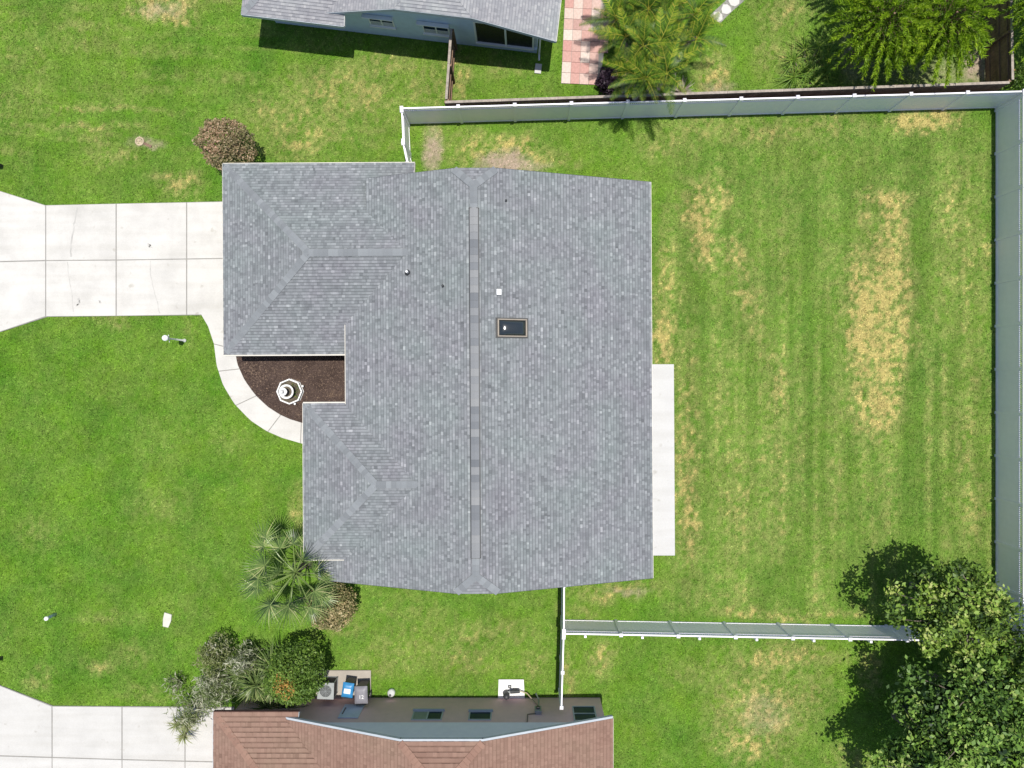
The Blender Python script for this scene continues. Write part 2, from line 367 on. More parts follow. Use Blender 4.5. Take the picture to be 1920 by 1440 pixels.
# footprints without grass
PX = lambda pts, z=0.0: [W(a, b, z) for a, b in pts]
DRV = PX([(-200, 338), (0, 358), (86, 385), (417, 378), (470, 378), (470, 590), (90, 594), (0, 623), (-200, 650)])
OUT = [(377, 588), (391, 612), (402, 645), (407, 685), (419, 722), (440, 757), (470, 788), (500, 808), (530, 821), (568, 832), (600, 837)]
INN = [(450, 588), (444, 620), (441, 655), (446, 683), (459, 712), (479, 740), (502, 762), (525, 777), (545, 786), (568, 793), (600, 800)]
WALK = PX(OUT + INN[::-1])
MUL = PX(INN[2:] + [(690, 800), (690, 655)])
PATIO = PX([(1190, 683), (1263, 683), (1265, 1041), (1190, 1041)])
DRV2 = PX([(-200, 1262), (0, 1284), (100, 1323), (440, 1325), (440, 1600), (0, 1600), (-200, 1640)])
PAV = PX([(1062, -60), (1138, -60), (1138, 60), (1124, 157), (1052, 157)])
PADB = PX([(596, 1256), (696, 1256), (696, 1320), (590, 1320)])
PUMPPAD = PX([(935, 1273), (982, 1273), (984, 1310), (934, 1310)])
HOUSE = [(-12.6, 1.8), (-7.3, 1.8), (-7.3, -1.2), (-9.2, -1.2), (-9.2, -7.2), (-8.5, -8.0), (5.0, -8.0), (5.0, 8.3), (-12.6, 9.1)]
HB = [(-13.1, -14.7), (3.5, -14.7), (3.5, -27), (-13.1, -27)]
rng = np.random.default_rng(7)
NT = 520000
tx = rng.uniform(-26.2, 24.6, NT); ty = rng.uniform(-19.0, 19.0, NT)
keep = np.ones(NT, bool)
for poly in (DRV, WALK, MUL, PATIO, DRV2, PAV, PADB, PUMPPAD, HOUSE, HB):
    keep &= ~inpoly(tx, ty, poly)
su = CX + 40 * tx; sv = CY - 40 * ty
soil = np.zeros(NT)
for cx, cy, rx, ry, a in SOIL: soil = np.maximum(soil, a * E(su, sv, cx, cy, rx, ry, .4))
keep &= rng.random(NT) > soil * .8
tx = tx[keep]; ty = ty[keep]; n = len(tx)
ang = rng.uniform(0, 2 * math.pi, n); L = rng.uniform(.05, .115, n); tilt = rng.uniform(.15, .9, n); wd = rng.uniform(.012, .026, n)
dx, dy = np.cos(ang), np.sin(ang)
b0 = np.stack([tx - dy * wd, ty + dx * wd, np.full(n, -.005)], 1); b1 = np.stack([tx + dy * wd, ty - dx * wd, np.full(n, -.005)], 1)
tp = np.stack([tx + dx * L * np.cos(tilt), ty + dy * L * np.cos(tilt), .01 + L * np.sin(tilt) * .75], 1)
co = np.stack([b0, b1, tp], 1).reshape(-1, 3)
gme = bpy.data.meshes.new('grass'); np_mesh(gme, co, np.arange(3 * n).reshape(-1, 3), 3)
col = lawn_rgb(tx, ty) * rng.uniform(.55, 1.6, n)[:, None]
ca = gme.attributes.new('Col', 'FLOAT_COLOR', 'FACE')
ca.data.foreach_set('color', np.concatenate([col, np.ones((n, 1))], 1).astype(np.float32).ravel())
tag(obj('grass', gme, M['grass']), 'short mown grass blades covering the yards', 'grass', kind='stuff')

# ------------------------------------------------------------------ concrete, beds, pavers
def shrink(poly, g):
    cx = sum(p[0] for p in poly) / len(poly); cy = sum(p[1] for p in poly) / len(poly)
    out = []
    for x, y in poly:
        d = math.hypot(x - cx, y - cy); out.append((x + (cx - x) / d * g * 1.4, y + (cy - y) / d * g * 1.4))
    return out
def slabs(name, bed, polys, mat, label, z=.055, gap=.022, jm='joint'):
    root = MB().prism(bed, -.1, z - .02).build(name, M[jm]); tag(root, label, kind='structure')
    for p in polys:
        bevel(MB().prism(shrink(p, gap), -.08, z).build('slab', mat, root), .008, 1)
    return root
xs = [-200, 0, 87, 219, 351, 470]
topy = {-200: 338, 0: 358, 87: 385, 219: 382, 351: 379.5, 470: 377}
boty = {-200: 650, 0: 623, 87: 594, 219: 593, 351: 591, 470: 590}
midy = {-200: 493, 0: 491, 87: 489, 219: 488, 351: 486, 470: 484}
dp = []
for a, b_ in zip(xs[:-1], xs[1:]):
    if a == -200: a2 = 0
    if (a, b_) == (0, 87): a_, bb = 0, 87
    dp.append(PX([(a, topy[a]), (b_, topy[b_]), (b_, midy[b_]), (a, midy[a])]))
    dp.append(PX([(a, midy[a]), (b_, midy[b_]), (b_, boty[b_]), (a, boty[a])]))
drv = slabs('driveway', DRV, dp, M['conc'], 'pale concrete driveway of large slabs leading to the grey roofed house')
def crack(parent, pts, w=.018, z=.0585):
    mb = MB(); pts = [Vector((*W(*p), z)) for p in pts]
    fin = []
    rr = random.Random(len(pts) + int(pts[0].x * 10))
    for a, b_ in zip(pts[:-1], pts[1:]):
        for k in range(4):
            fin.append(a.lerp(b_, k / 4) + Vector((rr.uniform(-.025, .025), rr.uniform(-.025, .025), 0)))
    fin.append(pts[-1])
    for a, b_ in zip(fin[:-1], fin[1:]):
        d = (b_ - a); nn = Vector((-d.y, d.x, 0)).normalized() * w * rr.uniform(.5, 1.2)
        mb.face([a - nn, b_ - nn, b_ + nn, a + nn])
    mb.build('crack', M['crack'], parent)
crack(drv, [(147, 388), (141, 415), (138, 440), (134, 465), (135, 482)], .03)
crack(drv, [(128, 492), (131, 520), (136, 545), (139, 585)], .012)
crack(drv, [(283, 490), (284, 515), (289, 540), (296, 565), (301, 588)], .016)
crack(drv, [(148, 560), (151, 566), (147, 571), (146, 573)], .05)
crack(drv, [(188, 563), (190, 569)], .04)
crack(drv, [(281, 458), (283, 464)], .09)
cuts = [(0, 2), (2, 3.3), (3.3, 5.1), (5.1, 7.1), (7.1, 8.9), (8.9, 10)]
def chain(ch, t):
    i = min(int(t), len(ch) - 2); f = t - i
    return (ch[i][0] * (1 - f) + ch[i + 1][0] * f, ch[i][1] * (1 - f) + ch[i + 1][1] * f)
wp = []
for a, b_ in cuts:
    ts = [a + (b_ - a) * k / 6 for k in range(7)]
    wp.append(PX([chain(OUT, t) for t in ts] + [chain(INN, t) for t in ts[::-1]]))
root = MB().prism(PX(OUT + INN[::-1]), -.1, .036).build('walkway', M['joint']); tag(root, 'curved pale concrete walkway round the mulch bed', kind='structure')
for p in wp:
    m = len(p) // 2; q_ = list(p)
    g = .018
    for (i, j) in ((0, 1), (m - 1, m - 2), (m, m + 1), (len(p) - 1, len(p) - 2)):
        d = Vector(p[j]) - Vector(p[i]); d.normalize(); q_[i] = (p[i][0] + d.x * g, p[i][1] + d.y * g)
    bevel(MB().prism(q_, -.08, .057).build('slab', M['conc'], root), .008, 1)
mbm = MB().prism(MUL, -.1, .03).build('mulch_bed', M['mulch']); tag(mbm, 'dark brown mulch bed between walkway and house', kind='structure')
def chips(name, poly, n, z, parent, seed):
    r = np.random.default_rng(seed); xs_ = [p[0] for p in poly]; ys_ = [p[1] for p in poly]
    x = r.uniform(min(xs_), max(xs_), n * 2); y = r.uniform(min(ys_), max(ys_), n * 2); k = inpoly(x, y, poly); x = x[k][:n]; y = y[k][:n]; n = len(x)
    c = np.stack([x, y, np.full(n, z) + r.uniform(0, .02, n)], 1)
    o = obj(name, leaf_np(name, c, .07, .03, r, flat=.75), M['chips'], parent); tag(o, kind='stuff')
def leaf_np(name, C, Lg, Wd, r, flat=.4, dirs=None, tone=None, droop=0.0, lvar=.35):
    """many small diamond leaves at C; flat: 0 random, 1 facing up; dirs: leaf axis"""
    n = len(C)
    if dirs is None:
        a = r.normal(size=(n, 3)); a[:, 2] *= (1 - flat)
    else: a = dirs + r.normal(size=(n, 3)) * .18
    a[:, 2] -= droop
    a /= np.linalg.norm(a, axis=1)[:, None] + 1e-9
    u = r.normal(size=(n, 3)); u[:, 2] = u[:, 2] * (1 - flat) + flat * 2.2
    s = np.cross(u, a); s /= np.linalg.norm(s, axis=1)[:, None] + 1e-9
    sc = r.uniform(1 - lvar, 1 + lvar, n)[:, None]
    l = a * Lg * .5 * sc; w = s * Wd * .5 * sc
    co = np.stack([C - l, C + w - l * .1, C + l, C - w - l * .1], 1).reshape(-1, 3)
    me = bpy.data.meshes.new(name); np_mesh(me, co, np.arange(4 * n).reshape(-1, 4), 4)
    if tone is None: tone = r.random(n)
    at = me.attributes.new('tone', 'FLOAT', 'FACE'); at.data.foreach_set('value', np.clip(tone, 0, 1).astype(np.float32))
    return me
chips('mulch_chips', MUL, 9000, .03, mbm, 5)
rg = np.random.default_rng(8); lx_, ly_ = W(478, 700); nl = 420
cl = np.stack([lx_ + rg.normal(0, .34, nl), ly_ + rg.normal(0, .36, nl), rg.uniform(.045, .07, nl)], 1); cl = cl[inpoly(cl[:, 0], cl[:, 1], MUL)]
tag(obj('leaf_litter', leaf_np('leaf_litter', cl, .09, .045, rg, .8), M['chips'], mbm), kind='stuff')
slabs('patio', PATIO, [PATIO], M['patio'], 'narrow white concrete patio strip behind the house', z=.07, gap=.0)
x2 = [-200, 0, 99, 230, 348, 440]
ty2 = {-200: 1262, 0: 1284, 99: 1323, 230: 1324, 348: 1325, 440: 1326}; my2 = {-200: 1414, 0: 1416, 99: 1419, 230: 1423, 348: 1426, 440: 1428}
dp = []
for a, b_ in zip(x2[:-1], x2[1:]):
    dp.append(PX([(a, ty2[a]), (b_, ty2[b_]), (b_, my2[b_]), (a, my2[a])])); dp.append(PX([(a, my2[a]), (b_, my2[b_]), (b_, 1590), (a, 1590)]))
slabs('driveway', DRV2, dp, M['conc2'], 'light grey concrete driveway of the red roofed house')
slabs('utility_pad', PADB, [PADB], M['conc3'], 'tan concrete pad under the bins and cooling unit', z=.06, gap=.0)
slabs('equipment_pad', PUMPPAD, [PUMPPAD], M['white'], 'white concrete pad beside the red roofed house', z=.07, gap=.0)
# street beyond the left edge
tag(MB().box(-27.6, -26.4, -60, 60, -.1, .05).build('sidewalk', M['conc2']), 'concrete sidewalk along the street', kind='structure')
tag(MB().box(-37, -29.6, -60, 60, -.1, .012).build('road', M['asphalt']), 'asphalt street in front of the houses', kind='structure')
# pavers
pr = MB().prism(PAV, -.1, .02).build('paver_patio', M['joint']); tag(pr, 'pink and cream square paver patio beside the blue house', kind='structure')
pme = MB().box(-.205, .205, -.245, .245, -.03, .05).mesh('paver')
rr = random.Random(4)
e1 = Vector(W(1052, 157)); e2 = Vector(W(1062, -60)); dv = (e2 - e1).normalized(); du = Vector((dv.y, -dv.x))
ang = math.atan2(du.y, du.x)
for j in range(12):
    for i in range(5):
        p = e1 + du * (.215 + i * .425) + dv * (.255 + j * .505)
        u_, v_ = CX + 40 * p.x, CY - 40 * p.y
        if j < 3 and i > 3: continue
        o = obj('paver', pme, M['paver'], pr); o.location = (p.x, p.y, rr.uniform(-.006, .006)); o.rotation_euler = (0, 0, ang + rr.uniform(-.01, .01))
sp = tag(MB().prism(PX([(1330, 30), (1362, 0), (1392, -30), (1420, -20), (1372, 22), (1350, 44)]), -.1, .02).build('stone_path', M['joint']), 'pale stepping stone path beyond the palms', kind='structure')
for (a, b_) in ((1345, 32), (1361, 18), (1376, 3), (1392, -12)):
    x, y = W(a, b_); bevel(MB().prism([(x + .26 * math.cos(t + .4) * rr.uniform(.85, 1.1), y + .26 * math.sin(t + .4) * rr.uniform(.85, 1.1)) for t in np.linspace(0, 2 * math.pi, 8)[:-1]], -.02, .05).build('stone', M['conc'], sp), .01, 1)

# ------------------------------------------------------------------ roofs
def clip(poly, conv):
    out = poly; n = len(conv)
    for i in range(n):
        ax, ay = conv[i]; bx, by = conv[(i + 1) % n]; ex, ey = bx - ax, by - ay
        inp = out; out = []
        if not inp: return []
        for j in range(len(inp)):
            p, q_ = inp[j], inp[(j + 1) % len(inp)]
            dp_ = ex * (p[1] - ay) - ey * (p[0] - ax); dq = ex * (q_[1] - ay) - ey * (q_[0] - ax)
            if dp_ >= 0: out.append(p)
            if (dp_ >= 0) != (dq >= 0):
                t = dp_ / (dp_ - dq); out.append((p[0] + (q_[0] - p[0]) * t, p[1] + (q_[1] - p[1]) * t))
    return out
def plane_from(p0, nrm_xy_up, slope):
    """height function rising in the horizontal direction nrm_xy_up from the point p0"""
    g = Vector(nrm_xy_up).normalized() * slope
    return lambda x, y: p0[2] + g.x * (x - p0[0]) + g.y * (y - p0[1])
def ccw(p):
    a = sum(p[i][0] * p[(i + 1) % len(p)][1] - p[(i + 1) % len(p)][0] * p[i][1] for i in range(len(p)))
    return p if a > 0 else p[::-1]
def shingle_plane(sh, deck, pieces, z0pt, up, slope, seed, expo=.13, tw=(.07, .17), thick=.013, band=.42):
    """deck faces plus courses of overlapping shingle tabs on one roof slope; pieces are convex outlines in plan"""
    hz = plane_from(z0pt, up, slope)
    rnd = random.Random(seed)
    g = Vector(up).normalized(); u = Vector((g.y, -g.x)); cs = 1 / math.sqrt(1 + slope * slope)
    nrm = Vector((-g.x * slope, -g.y * slope, 1)).normalized()
    pieces = [ccw(p) for p in pieces]
    for p in pieces: deck.face([(x, y, hz(x, y)) for x, y in p])
    to = lambda x, y: (x * u.x + y * u.y, x * g.x + y * g.y)
    pcs = [ccw([to(x, y) for x, y in p]) for p in pieces]
    bb = [(min(a for a, _ in p), max(a for a, _ in p), min(b for _, b in p), max(b for _, b in p)) for p in pcs]
    umin = min(b[0] for b in bb); umax = max(b[1] for b in bb); vmin = min(b[2] for b in bb); vmax = max(b[3] for b in bb)
    e = expo * cs; v = vmin; row = 0
    while v < vmax:
        x = umin - rnd.uniform(0, .3); rowt = rnd.gauss(0, .03)
        while x < umax:
            w = rnd.uniform(*tw); r_ = rnd.random(); t = min(1, max(0, rnd.gauss(.55, .115) + rowt)); th = thick * (1.0 if r_ < .55 else 1.7)
            for p, b in zip(pcs, bb):
                if x + w < b[0] or x > b[1] or v + e < b[2] or v > b[3]: continue
                c = clip([(x, v), (x + w, v), (x + w, v + e), (x, v + e)], p)
                if len(c) < 3: continue
                top = []
                for (a, b_) in c:
                    X = u.x * a + g.x * b_; Y = u.y * a + g.y * b_; f = (b_ - v) / e
                    top.append(Vector((X, Y, hz(X, Y))) + nrm * (.003 + th * (1 - f)))
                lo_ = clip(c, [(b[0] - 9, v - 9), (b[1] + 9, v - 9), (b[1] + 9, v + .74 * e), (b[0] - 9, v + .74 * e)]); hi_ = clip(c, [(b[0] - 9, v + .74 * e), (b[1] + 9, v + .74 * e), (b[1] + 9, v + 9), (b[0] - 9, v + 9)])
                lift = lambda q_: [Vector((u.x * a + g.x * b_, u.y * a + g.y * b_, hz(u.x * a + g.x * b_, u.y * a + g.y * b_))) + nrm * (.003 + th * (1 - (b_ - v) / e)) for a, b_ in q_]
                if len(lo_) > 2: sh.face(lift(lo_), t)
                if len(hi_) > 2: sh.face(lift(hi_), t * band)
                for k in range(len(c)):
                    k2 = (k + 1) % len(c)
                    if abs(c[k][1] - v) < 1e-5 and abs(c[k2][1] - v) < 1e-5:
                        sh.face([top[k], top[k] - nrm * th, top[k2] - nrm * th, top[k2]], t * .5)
            x += w
        v += e; row += 1
    return hz
def bands(rows):
    """rows: (y, x_left, x_right) from one end to the other -> trapezoids"""
    out = []
    for (y0, a0, b0), (y1, a1, b1) in zip(rows[:-1], rows[1:]):
        p = [(a0, y0), (b0, y0), (b1, y1), (a1, y1)]
        q_ = [p[0]]
        for k in p[1:]:
            if math.hypot(k[0] - q_[-1][0], k[1] - q_[-1][1]) > 1e-4: q_.append(k)
        if math.hypot(q_[0][0] - q_[-1][0], q_[0][1] - q_[-1][1]) < 1e-4: q_.pop()
        if len(q_) >= 3: out.append(q_)
    return out
CAPM = {}
def caps(a, b_, drop, parent, mat, name='ridge_cap', step=.2, half=.15, lift=.03, key=''):
    """cap shingles laid one over another along a ridge or hip from a (low) to b"""
    a = Vector(a); b_ = Vector(b_); d = b_ - a; n = max(1, int(d.length / step)); st = d.length / n
    k = (round(drop, 2), round(half, 2), key, name)
    if k not in CAPM:
        mb = MB(); L_ = step * 1.25
        for s in (-1, 1):
            lo = [(0, 0, .03), (0, s * half, .03 - drop * half)]; hi = [(L_, s * half, .008 - drop * half), (L_, 0, .008)]
            q_ = lo + hi
            mb.face(q_ if s < 0 else q_[::-1])
            mb.face([(0, 0, .03), (0, s * half, .03 - drop * half), (0, s * half, -.0 - drop * half), (0, 0, 0)])
            mb.face([(0, s * half, .03 - drop * half), (L_, s * half, .008 - drop * half), (L_, s * half, -.012 - drop * half), (0, s * half, -.0 - drop * half)])
        CAPM[k] = mb.mesh(name)
        CAPM[k].materials.append(mat)
    x = d.normalized(); y = Vector((-x.y, x.x, 0)).normalized(); z = x.cross(y)
    for i in range(n):
        p = a + x * (i * st)
        o = obj(name, CAPM[k], None, parent)
        o.matrix_local = Matrix(((x.x, y.x, z.x, p.x), (x.y, y.y, z.y, p.y), (x.z, y.z, z.z, p.z + lift), (0, 0, 0, 1)))
def trim_run(name, pts, mat, parent, wide=.07, high=.16, drop=.0):
    """fascia with drip edge along the eave or rake line pts"""
    mb = MB()
    for a, b_ in zip(pts[:-1], pts[1:]):
        a = Vector(a); b_ = Vector(b_); d = (b_ - a); l = d.length; x = d.normalized(); y = Vector((-x.y, x.x, 0)).normalized(); z = x.cross(y)
        Mx = Matrix(((x.x, y.x, z.x, a.x), (x.y, y.y, z.y, a.y), (x.z, y.z, z.z, a.z), (0, 0, 0, 1)))
        mb.box(-.004, l + .004, -wide * .35, wide * .65, -high, -.002 - drop, Mx)
    return mb.build(name, mat, parent)
def finish_roof(parent, sh, deck, matsh, matdeck):
    r_ = deck.build('roof', matdeck, parent)
    sd = r_.modifiers.new('solid', 'SOLIDIFY'); sd.thickness = .09; sd.offset = -1
    s_ = sh.build('shingles', matsh, r_); tag(s_, kind='stuff')
    return r_

# ---- the grey roofed house in the middle
TH = .0056
hs = empty('house', (0, 0, 0), TH, 'large house with grey shingle hip and gable roof in the middle', 'house')
E1 = 2.55; xr, ZR, SL, SR, SG = -2.01, 4.85, .335, .3082, .33
YT, YB, RX = 8.68, -8.40, 5.453
JZ = 4.58; JL = (ZR - JZ) / SL; JR = (ZR - JZ) / SR; JD = .77
gx0, gyt, gyb = -13.0, 9.57, 1.335; gyr = (gyt + gyb) / 2; gh = (gyt - gyb) / 2; gzr = E1 + SG * gh
EW = 2.93; wx0, wyt, wyb = -9.470, -.772, -7.426; wyr = (wyt + wyb) / 2; wh = (wyt - wyb) / 2; wzr = EW + SG * wh
mainx = lambda z: xr - (ZR - z) / SL
mainz = lambda x: ZR - SL * (xr - x)
xc = -6.64; yc = gyt - (mainz(xc) - E1) / SG
xe = -7.643; ye = gyb + (mainz(xe) - E1) / SG; yw = wyt - (mainz(xe) - EW) / SG
xl = -8.97
sh, dk = MB(), MB()
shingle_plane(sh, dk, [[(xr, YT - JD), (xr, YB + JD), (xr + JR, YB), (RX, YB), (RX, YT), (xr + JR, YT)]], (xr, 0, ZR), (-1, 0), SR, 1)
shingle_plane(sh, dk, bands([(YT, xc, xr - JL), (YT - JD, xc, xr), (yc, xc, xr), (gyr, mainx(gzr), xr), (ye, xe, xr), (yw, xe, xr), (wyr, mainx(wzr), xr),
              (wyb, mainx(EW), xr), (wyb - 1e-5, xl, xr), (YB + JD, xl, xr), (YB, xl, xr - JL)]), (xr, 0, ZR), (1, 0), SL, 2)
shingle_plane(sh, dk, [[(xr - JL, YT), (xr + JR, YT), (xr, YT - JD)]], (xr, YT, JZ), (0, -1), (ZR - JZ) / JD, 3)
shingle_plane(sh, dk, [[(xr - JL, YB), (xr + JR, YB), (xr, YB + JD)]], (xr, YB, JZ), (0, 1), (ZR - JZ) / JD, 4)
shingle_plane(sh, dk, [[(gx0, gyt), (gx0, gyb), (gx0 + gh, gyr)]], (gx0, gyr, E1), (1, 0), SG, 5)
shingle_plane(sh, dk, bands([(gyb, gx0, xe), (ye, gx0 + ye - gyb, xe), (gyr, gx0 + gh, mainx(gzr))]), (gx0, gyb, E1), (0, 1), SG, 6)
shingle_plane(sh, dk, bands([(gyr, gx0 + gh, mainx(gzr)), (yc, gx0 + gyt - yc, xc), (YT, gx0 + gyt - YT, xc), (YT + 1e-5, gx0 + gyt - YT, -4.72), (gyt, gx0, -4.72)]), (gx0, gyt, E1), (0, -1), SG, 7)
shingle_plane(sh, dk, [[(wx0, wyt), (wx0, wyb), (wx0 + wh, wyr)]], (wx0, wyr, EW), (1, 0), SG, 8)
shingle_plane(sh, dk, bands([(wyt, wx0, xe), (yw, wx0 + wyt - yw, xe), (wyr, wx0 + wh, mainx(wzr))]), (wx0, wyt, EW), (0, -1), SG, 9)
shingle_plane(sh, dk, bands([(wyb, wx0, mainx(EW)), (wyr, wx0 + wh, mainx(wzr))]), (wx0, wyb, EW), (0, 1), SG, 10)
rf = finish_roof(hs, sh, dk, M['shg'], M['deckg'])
HD = SG / math.sqrt(2)
caps((gx0 + .1, gyt - .1, E1), (gx0 + gh, gyr, gzr), HD, rf, M['capg'])
caps((gx0 + .1, gyb + .1, E1), (gx0 + gh, gyr, gzr), HD, rf, M['capg'])
caps((gx0 + gh, gyr, gzr), (mainx(gzr), gyr, gzr), SG, rf, M['capg'])
caps((wx0 + .1, wyt - .1, EW), (wx0 + wh, wyr, wzr), HD, rf, M['capg'])
caps((wx0 + .1, wyb + .1, EW), (wx0 + wh, wyr, wzr), HD, rf, M['capg'])
caps((wx0 + wh, wyr, wzr), (mainx(wzr), wyr, wzr), SG, rf, M['capg'])
for s, Y in ((-1, YB), (1, YT)):
    caps((xr - JL, Y - s * .05, JZ), (xr, Y - s * JD, ZR), .2, rf, M['capg']); caps((xr + JR, Y - s * .05, JZ), (xr, Y - s * JD, ZR), .2, rf, M['capg'])
    caps((xr, Y - s * JD, ZR), (xr, s * 6.95, ZR), SL, rf, M['capg'])
rv = MB()
for s in (-1, 1): rv.face([(xr, -6.9, ZR + .05), (xr, 7.0, ZR + .05), (xr + s * .205, 7.0, ZR - .002), (xr + s * .205, -6.9, ZR - .002)]); rv.face([(xr + s * .205, -6.9, ZR - .002), (xr + s * .205, 7.0, ZR - .002), (xr + s * .205, 7.0, ZR - .09), (xr + s * .205, -6.9, ZR - .09)])
rv.box(xr - .205, xr + .205, 7.0, 7.02, ZR - .08, ZR + .045); rv.box(xr - .205, xr + .205, -6.92, -6.9, ZR - .08, ZR + .045)
rvo = rv.build('ridge_vent', M['darkmetal'], hs)
caps((xr, -6.9, ZR + .05), (xr, 6.95, ZR + .05), .3, rvo, M['ventg'], 'vent_cap', step=.3, half=.165, lift=.012)
T = M['trim']
trim_run('fascia', [(RX, YB, E1), (RX, YT, E1)], T, hs, .08)
trim_run('fascia', [(gx0, gyb, E1), (gx0, gyt, E1)], T, hs, -.08)
trim_run('fascia', [(gx0, gyt, E1), (-4.72, gyt, E1)], T, hs, .06)
trim_run('fascia', [(-4.72, YT, E1 + SG * (gyt - YT)), (-4.72, gyt, E1)], T, hs, .05)
trim_run('fascia', [(gx0, gyb, E1), (xe, gyb, E1)], T, hs, -.09)
trim_run('fascia', [(xe, wyt - .1, mainz(xe)), (xe, ye, mainz(xe))], T, hs, -.09, .2)
trim_run('fascia', [(xc, yc, mainz(xc)), (xc, YT, mainz(xc))], M['deckg'], hs, -.04, .2)
trim_run('fascia', [(wx0, wyt, EW), (xe, wyt, EW)], T, hs, .09)
trim_run('fascia', [(wx0, wyb, EW), (wx0, wyt, EW)], T, hs, -.09)
trim_run('fascia', [(wx0, wyb, EW), (mainx(EW), wyb, EW)], T, hs, -.07)
trim_run('fascia', [(xl, YB, mainz(xl)), (xl, wyb, mainz(xl))], T, hs, -.06)
for Y, s in ((YT, 1), (YB, -1)):
    trim_run('fascia', [(RX, Y, E1), (xr + JR, Y, JZ), (xr - JL, Y, JZ), ((xc if s > 0 else xl), Y, mainz(xc if s > 0 else xl))], M['deckg'], hs, -.03 * s)
wl = MB()
def gable_body(mb, x0, x1, y0, y1, xr_, zr, sl_, sr_):
    z0 = zr - .16 - sl_ * (xr_ - x0); z1 = zr - .16 - sr_ * (x1 - xr_)
    pr_ = [(x0, 0), (x1, 0), (x1, z1), (xr_ + .5, zr - .16 - sr_ * .5 - .12), (xr_ - .5, zr - .16 - sl_ * .5 - .12), (x0, z0)]
    n = len(pr_)
    mb.raw([(x, y0, z) for x, z in pr_] + [(x, y1, z) for x, z in pr_], [tuple(range(n)), tuple(range(n, 2 * n))[::-1]] + [(i, n + i, n + (i + 1) % n, (i + 1) % n) for i in range(n)])
gable_body(wl, -7.3, 5.0, -8.1, 8.35, xr, ZR - .25, SL, SR)
wl.box(-12.6, -7.1, 1.75, 9.15, 0, 2.44); wl.box(-9.05, -7.2, -7.1, -1.15, 0, 2.80); wl.box(-8.6, -7.25, -8.1, -6.9, 0, 2.3)
wl.build('wall', M['wall1'], hs)
gd = MB().box(-12.66, -12.58, 2.9, 8.0, .02, 2.15).build('garage_door', M['white'], hs)
for k in range(4): bevel(MB().box(-12.69, -12.655, 2.95, 7.95, .06 + k * .52, .54 + k * .52).build('panel', M['white'], gd), .01, 1)
bevel(MB().box(-7.33, -7.28, -.6, .35, .1, 2.15).build('door', M['wallmauve'], hs), .01)
# things fixed on the roof
def on_right(px, py, dz=0):
    x = 0
    for _ in range(6):
        z = ZR - SR * (x - xr); x, y = W(px, py, z)
    return x, y, z + dz
x, y, z = on_right(960, 615)
RM = Matrix.Translation((x, y, z)) @ Matrix.Rotation(math.atan(SR), 4, 'Y')
skl = MB()
a, b_ = .62, .36
for (q0, q1, r0, r1) in ((-a, a, b_ - .05, b_), (-a, a, -b_, -b_ + .05), (-a, -a + .06, -b_ + .05, b_ - .05), (a - .06, a, -b_ + .05, b_ - .05)): skl.box(q0, q1, r0, r1, -.02, .14, RM)
sk = bevel(skl.build('skylight', M['frame'], hs), .01, 1)
fl = MB()
for (q0, q1, r0, r1) in ((-a - .06, a + .06, b_ + .003, b_ + .05), (-a - .06, a + .06, -b_ - .05, -b_ - .003), (-a - .06, -a - .003, -b_, b_), (a + .003, a + .06, -b_, b_)): fl.box(q0, q1, r0, r1, -.02, .045, RM)
fl.build('flashing', M['darkmetal'], sk)
dm = MB(); nu, nv = 14, 10; vv = []
for j in range(nv + 1):
    for i in range(nu + 1):
        s, t = i / nu * 2 - 1, j / nv * 2 - 1
        hgt = .02 + .2 * (1 - abs(s) ** 3.0) ** .6 * (1 - abs(t) ** 3.0) ** .6
        vv.append(RM @ Vector((s * (a - .062), t * (b_ - .052), .06 + hgt * .8)))
dm.raw(vv, [(j * (nu + 1) + i, j * (nu + 1) + i + 1, (j + 1) * (nu + 1) + i + 1, (j + 1) * (nu + 1) + i) for j in range(nv) for i in range(nu)])
dm.build('dome', M['dome'], sk, smooth=True)
x, y, z = on_right(935, 548)
RM = Matrix.Translation((x, y, z)) @ Matrix.Rotation(math.atan(SR), 4, 'Y')
bv = bevel(MB().box(-.10, .10, -.12, .12, .06, .16, RM).build('box_vent', M['ventwhite'], hs), .02)
MB().box(-.075, .075, -.09, .09, -.02, .06, RM).build('vent_neck', M['ventwhite'], bv)
def on_left(px, py):
    x = -4
    for _ in range(6):
        z = mainz(x); x, y = W(px, py, z)
    return x, y, z
x, y, z = on_left(766, 510)
vp = MB().tube([(x, y, z - .05), (x, y, z + .32)], .055, 10).build('vent_pipe', M['ventwhite'], hs, True)
MB().lathe([(.14, -.01), (.10, .05), (.058, .12)], 12, (x, y, z)).build('pipe_boot', M['darkmetal'], vp)
x, y, z = on_left(832, 536); MB().tube([(x, y, z - .05), (x, y, z + .2)], .05, 10).build('vent_pipe', M['darkmetal'], hs, True)
x, y, z = on_right(951, 377); MB().tube([(x, y, z - .05), (x, y, z + .16)], .04, 10).build('vent_pipe', M['darkmetal'], hs, True)

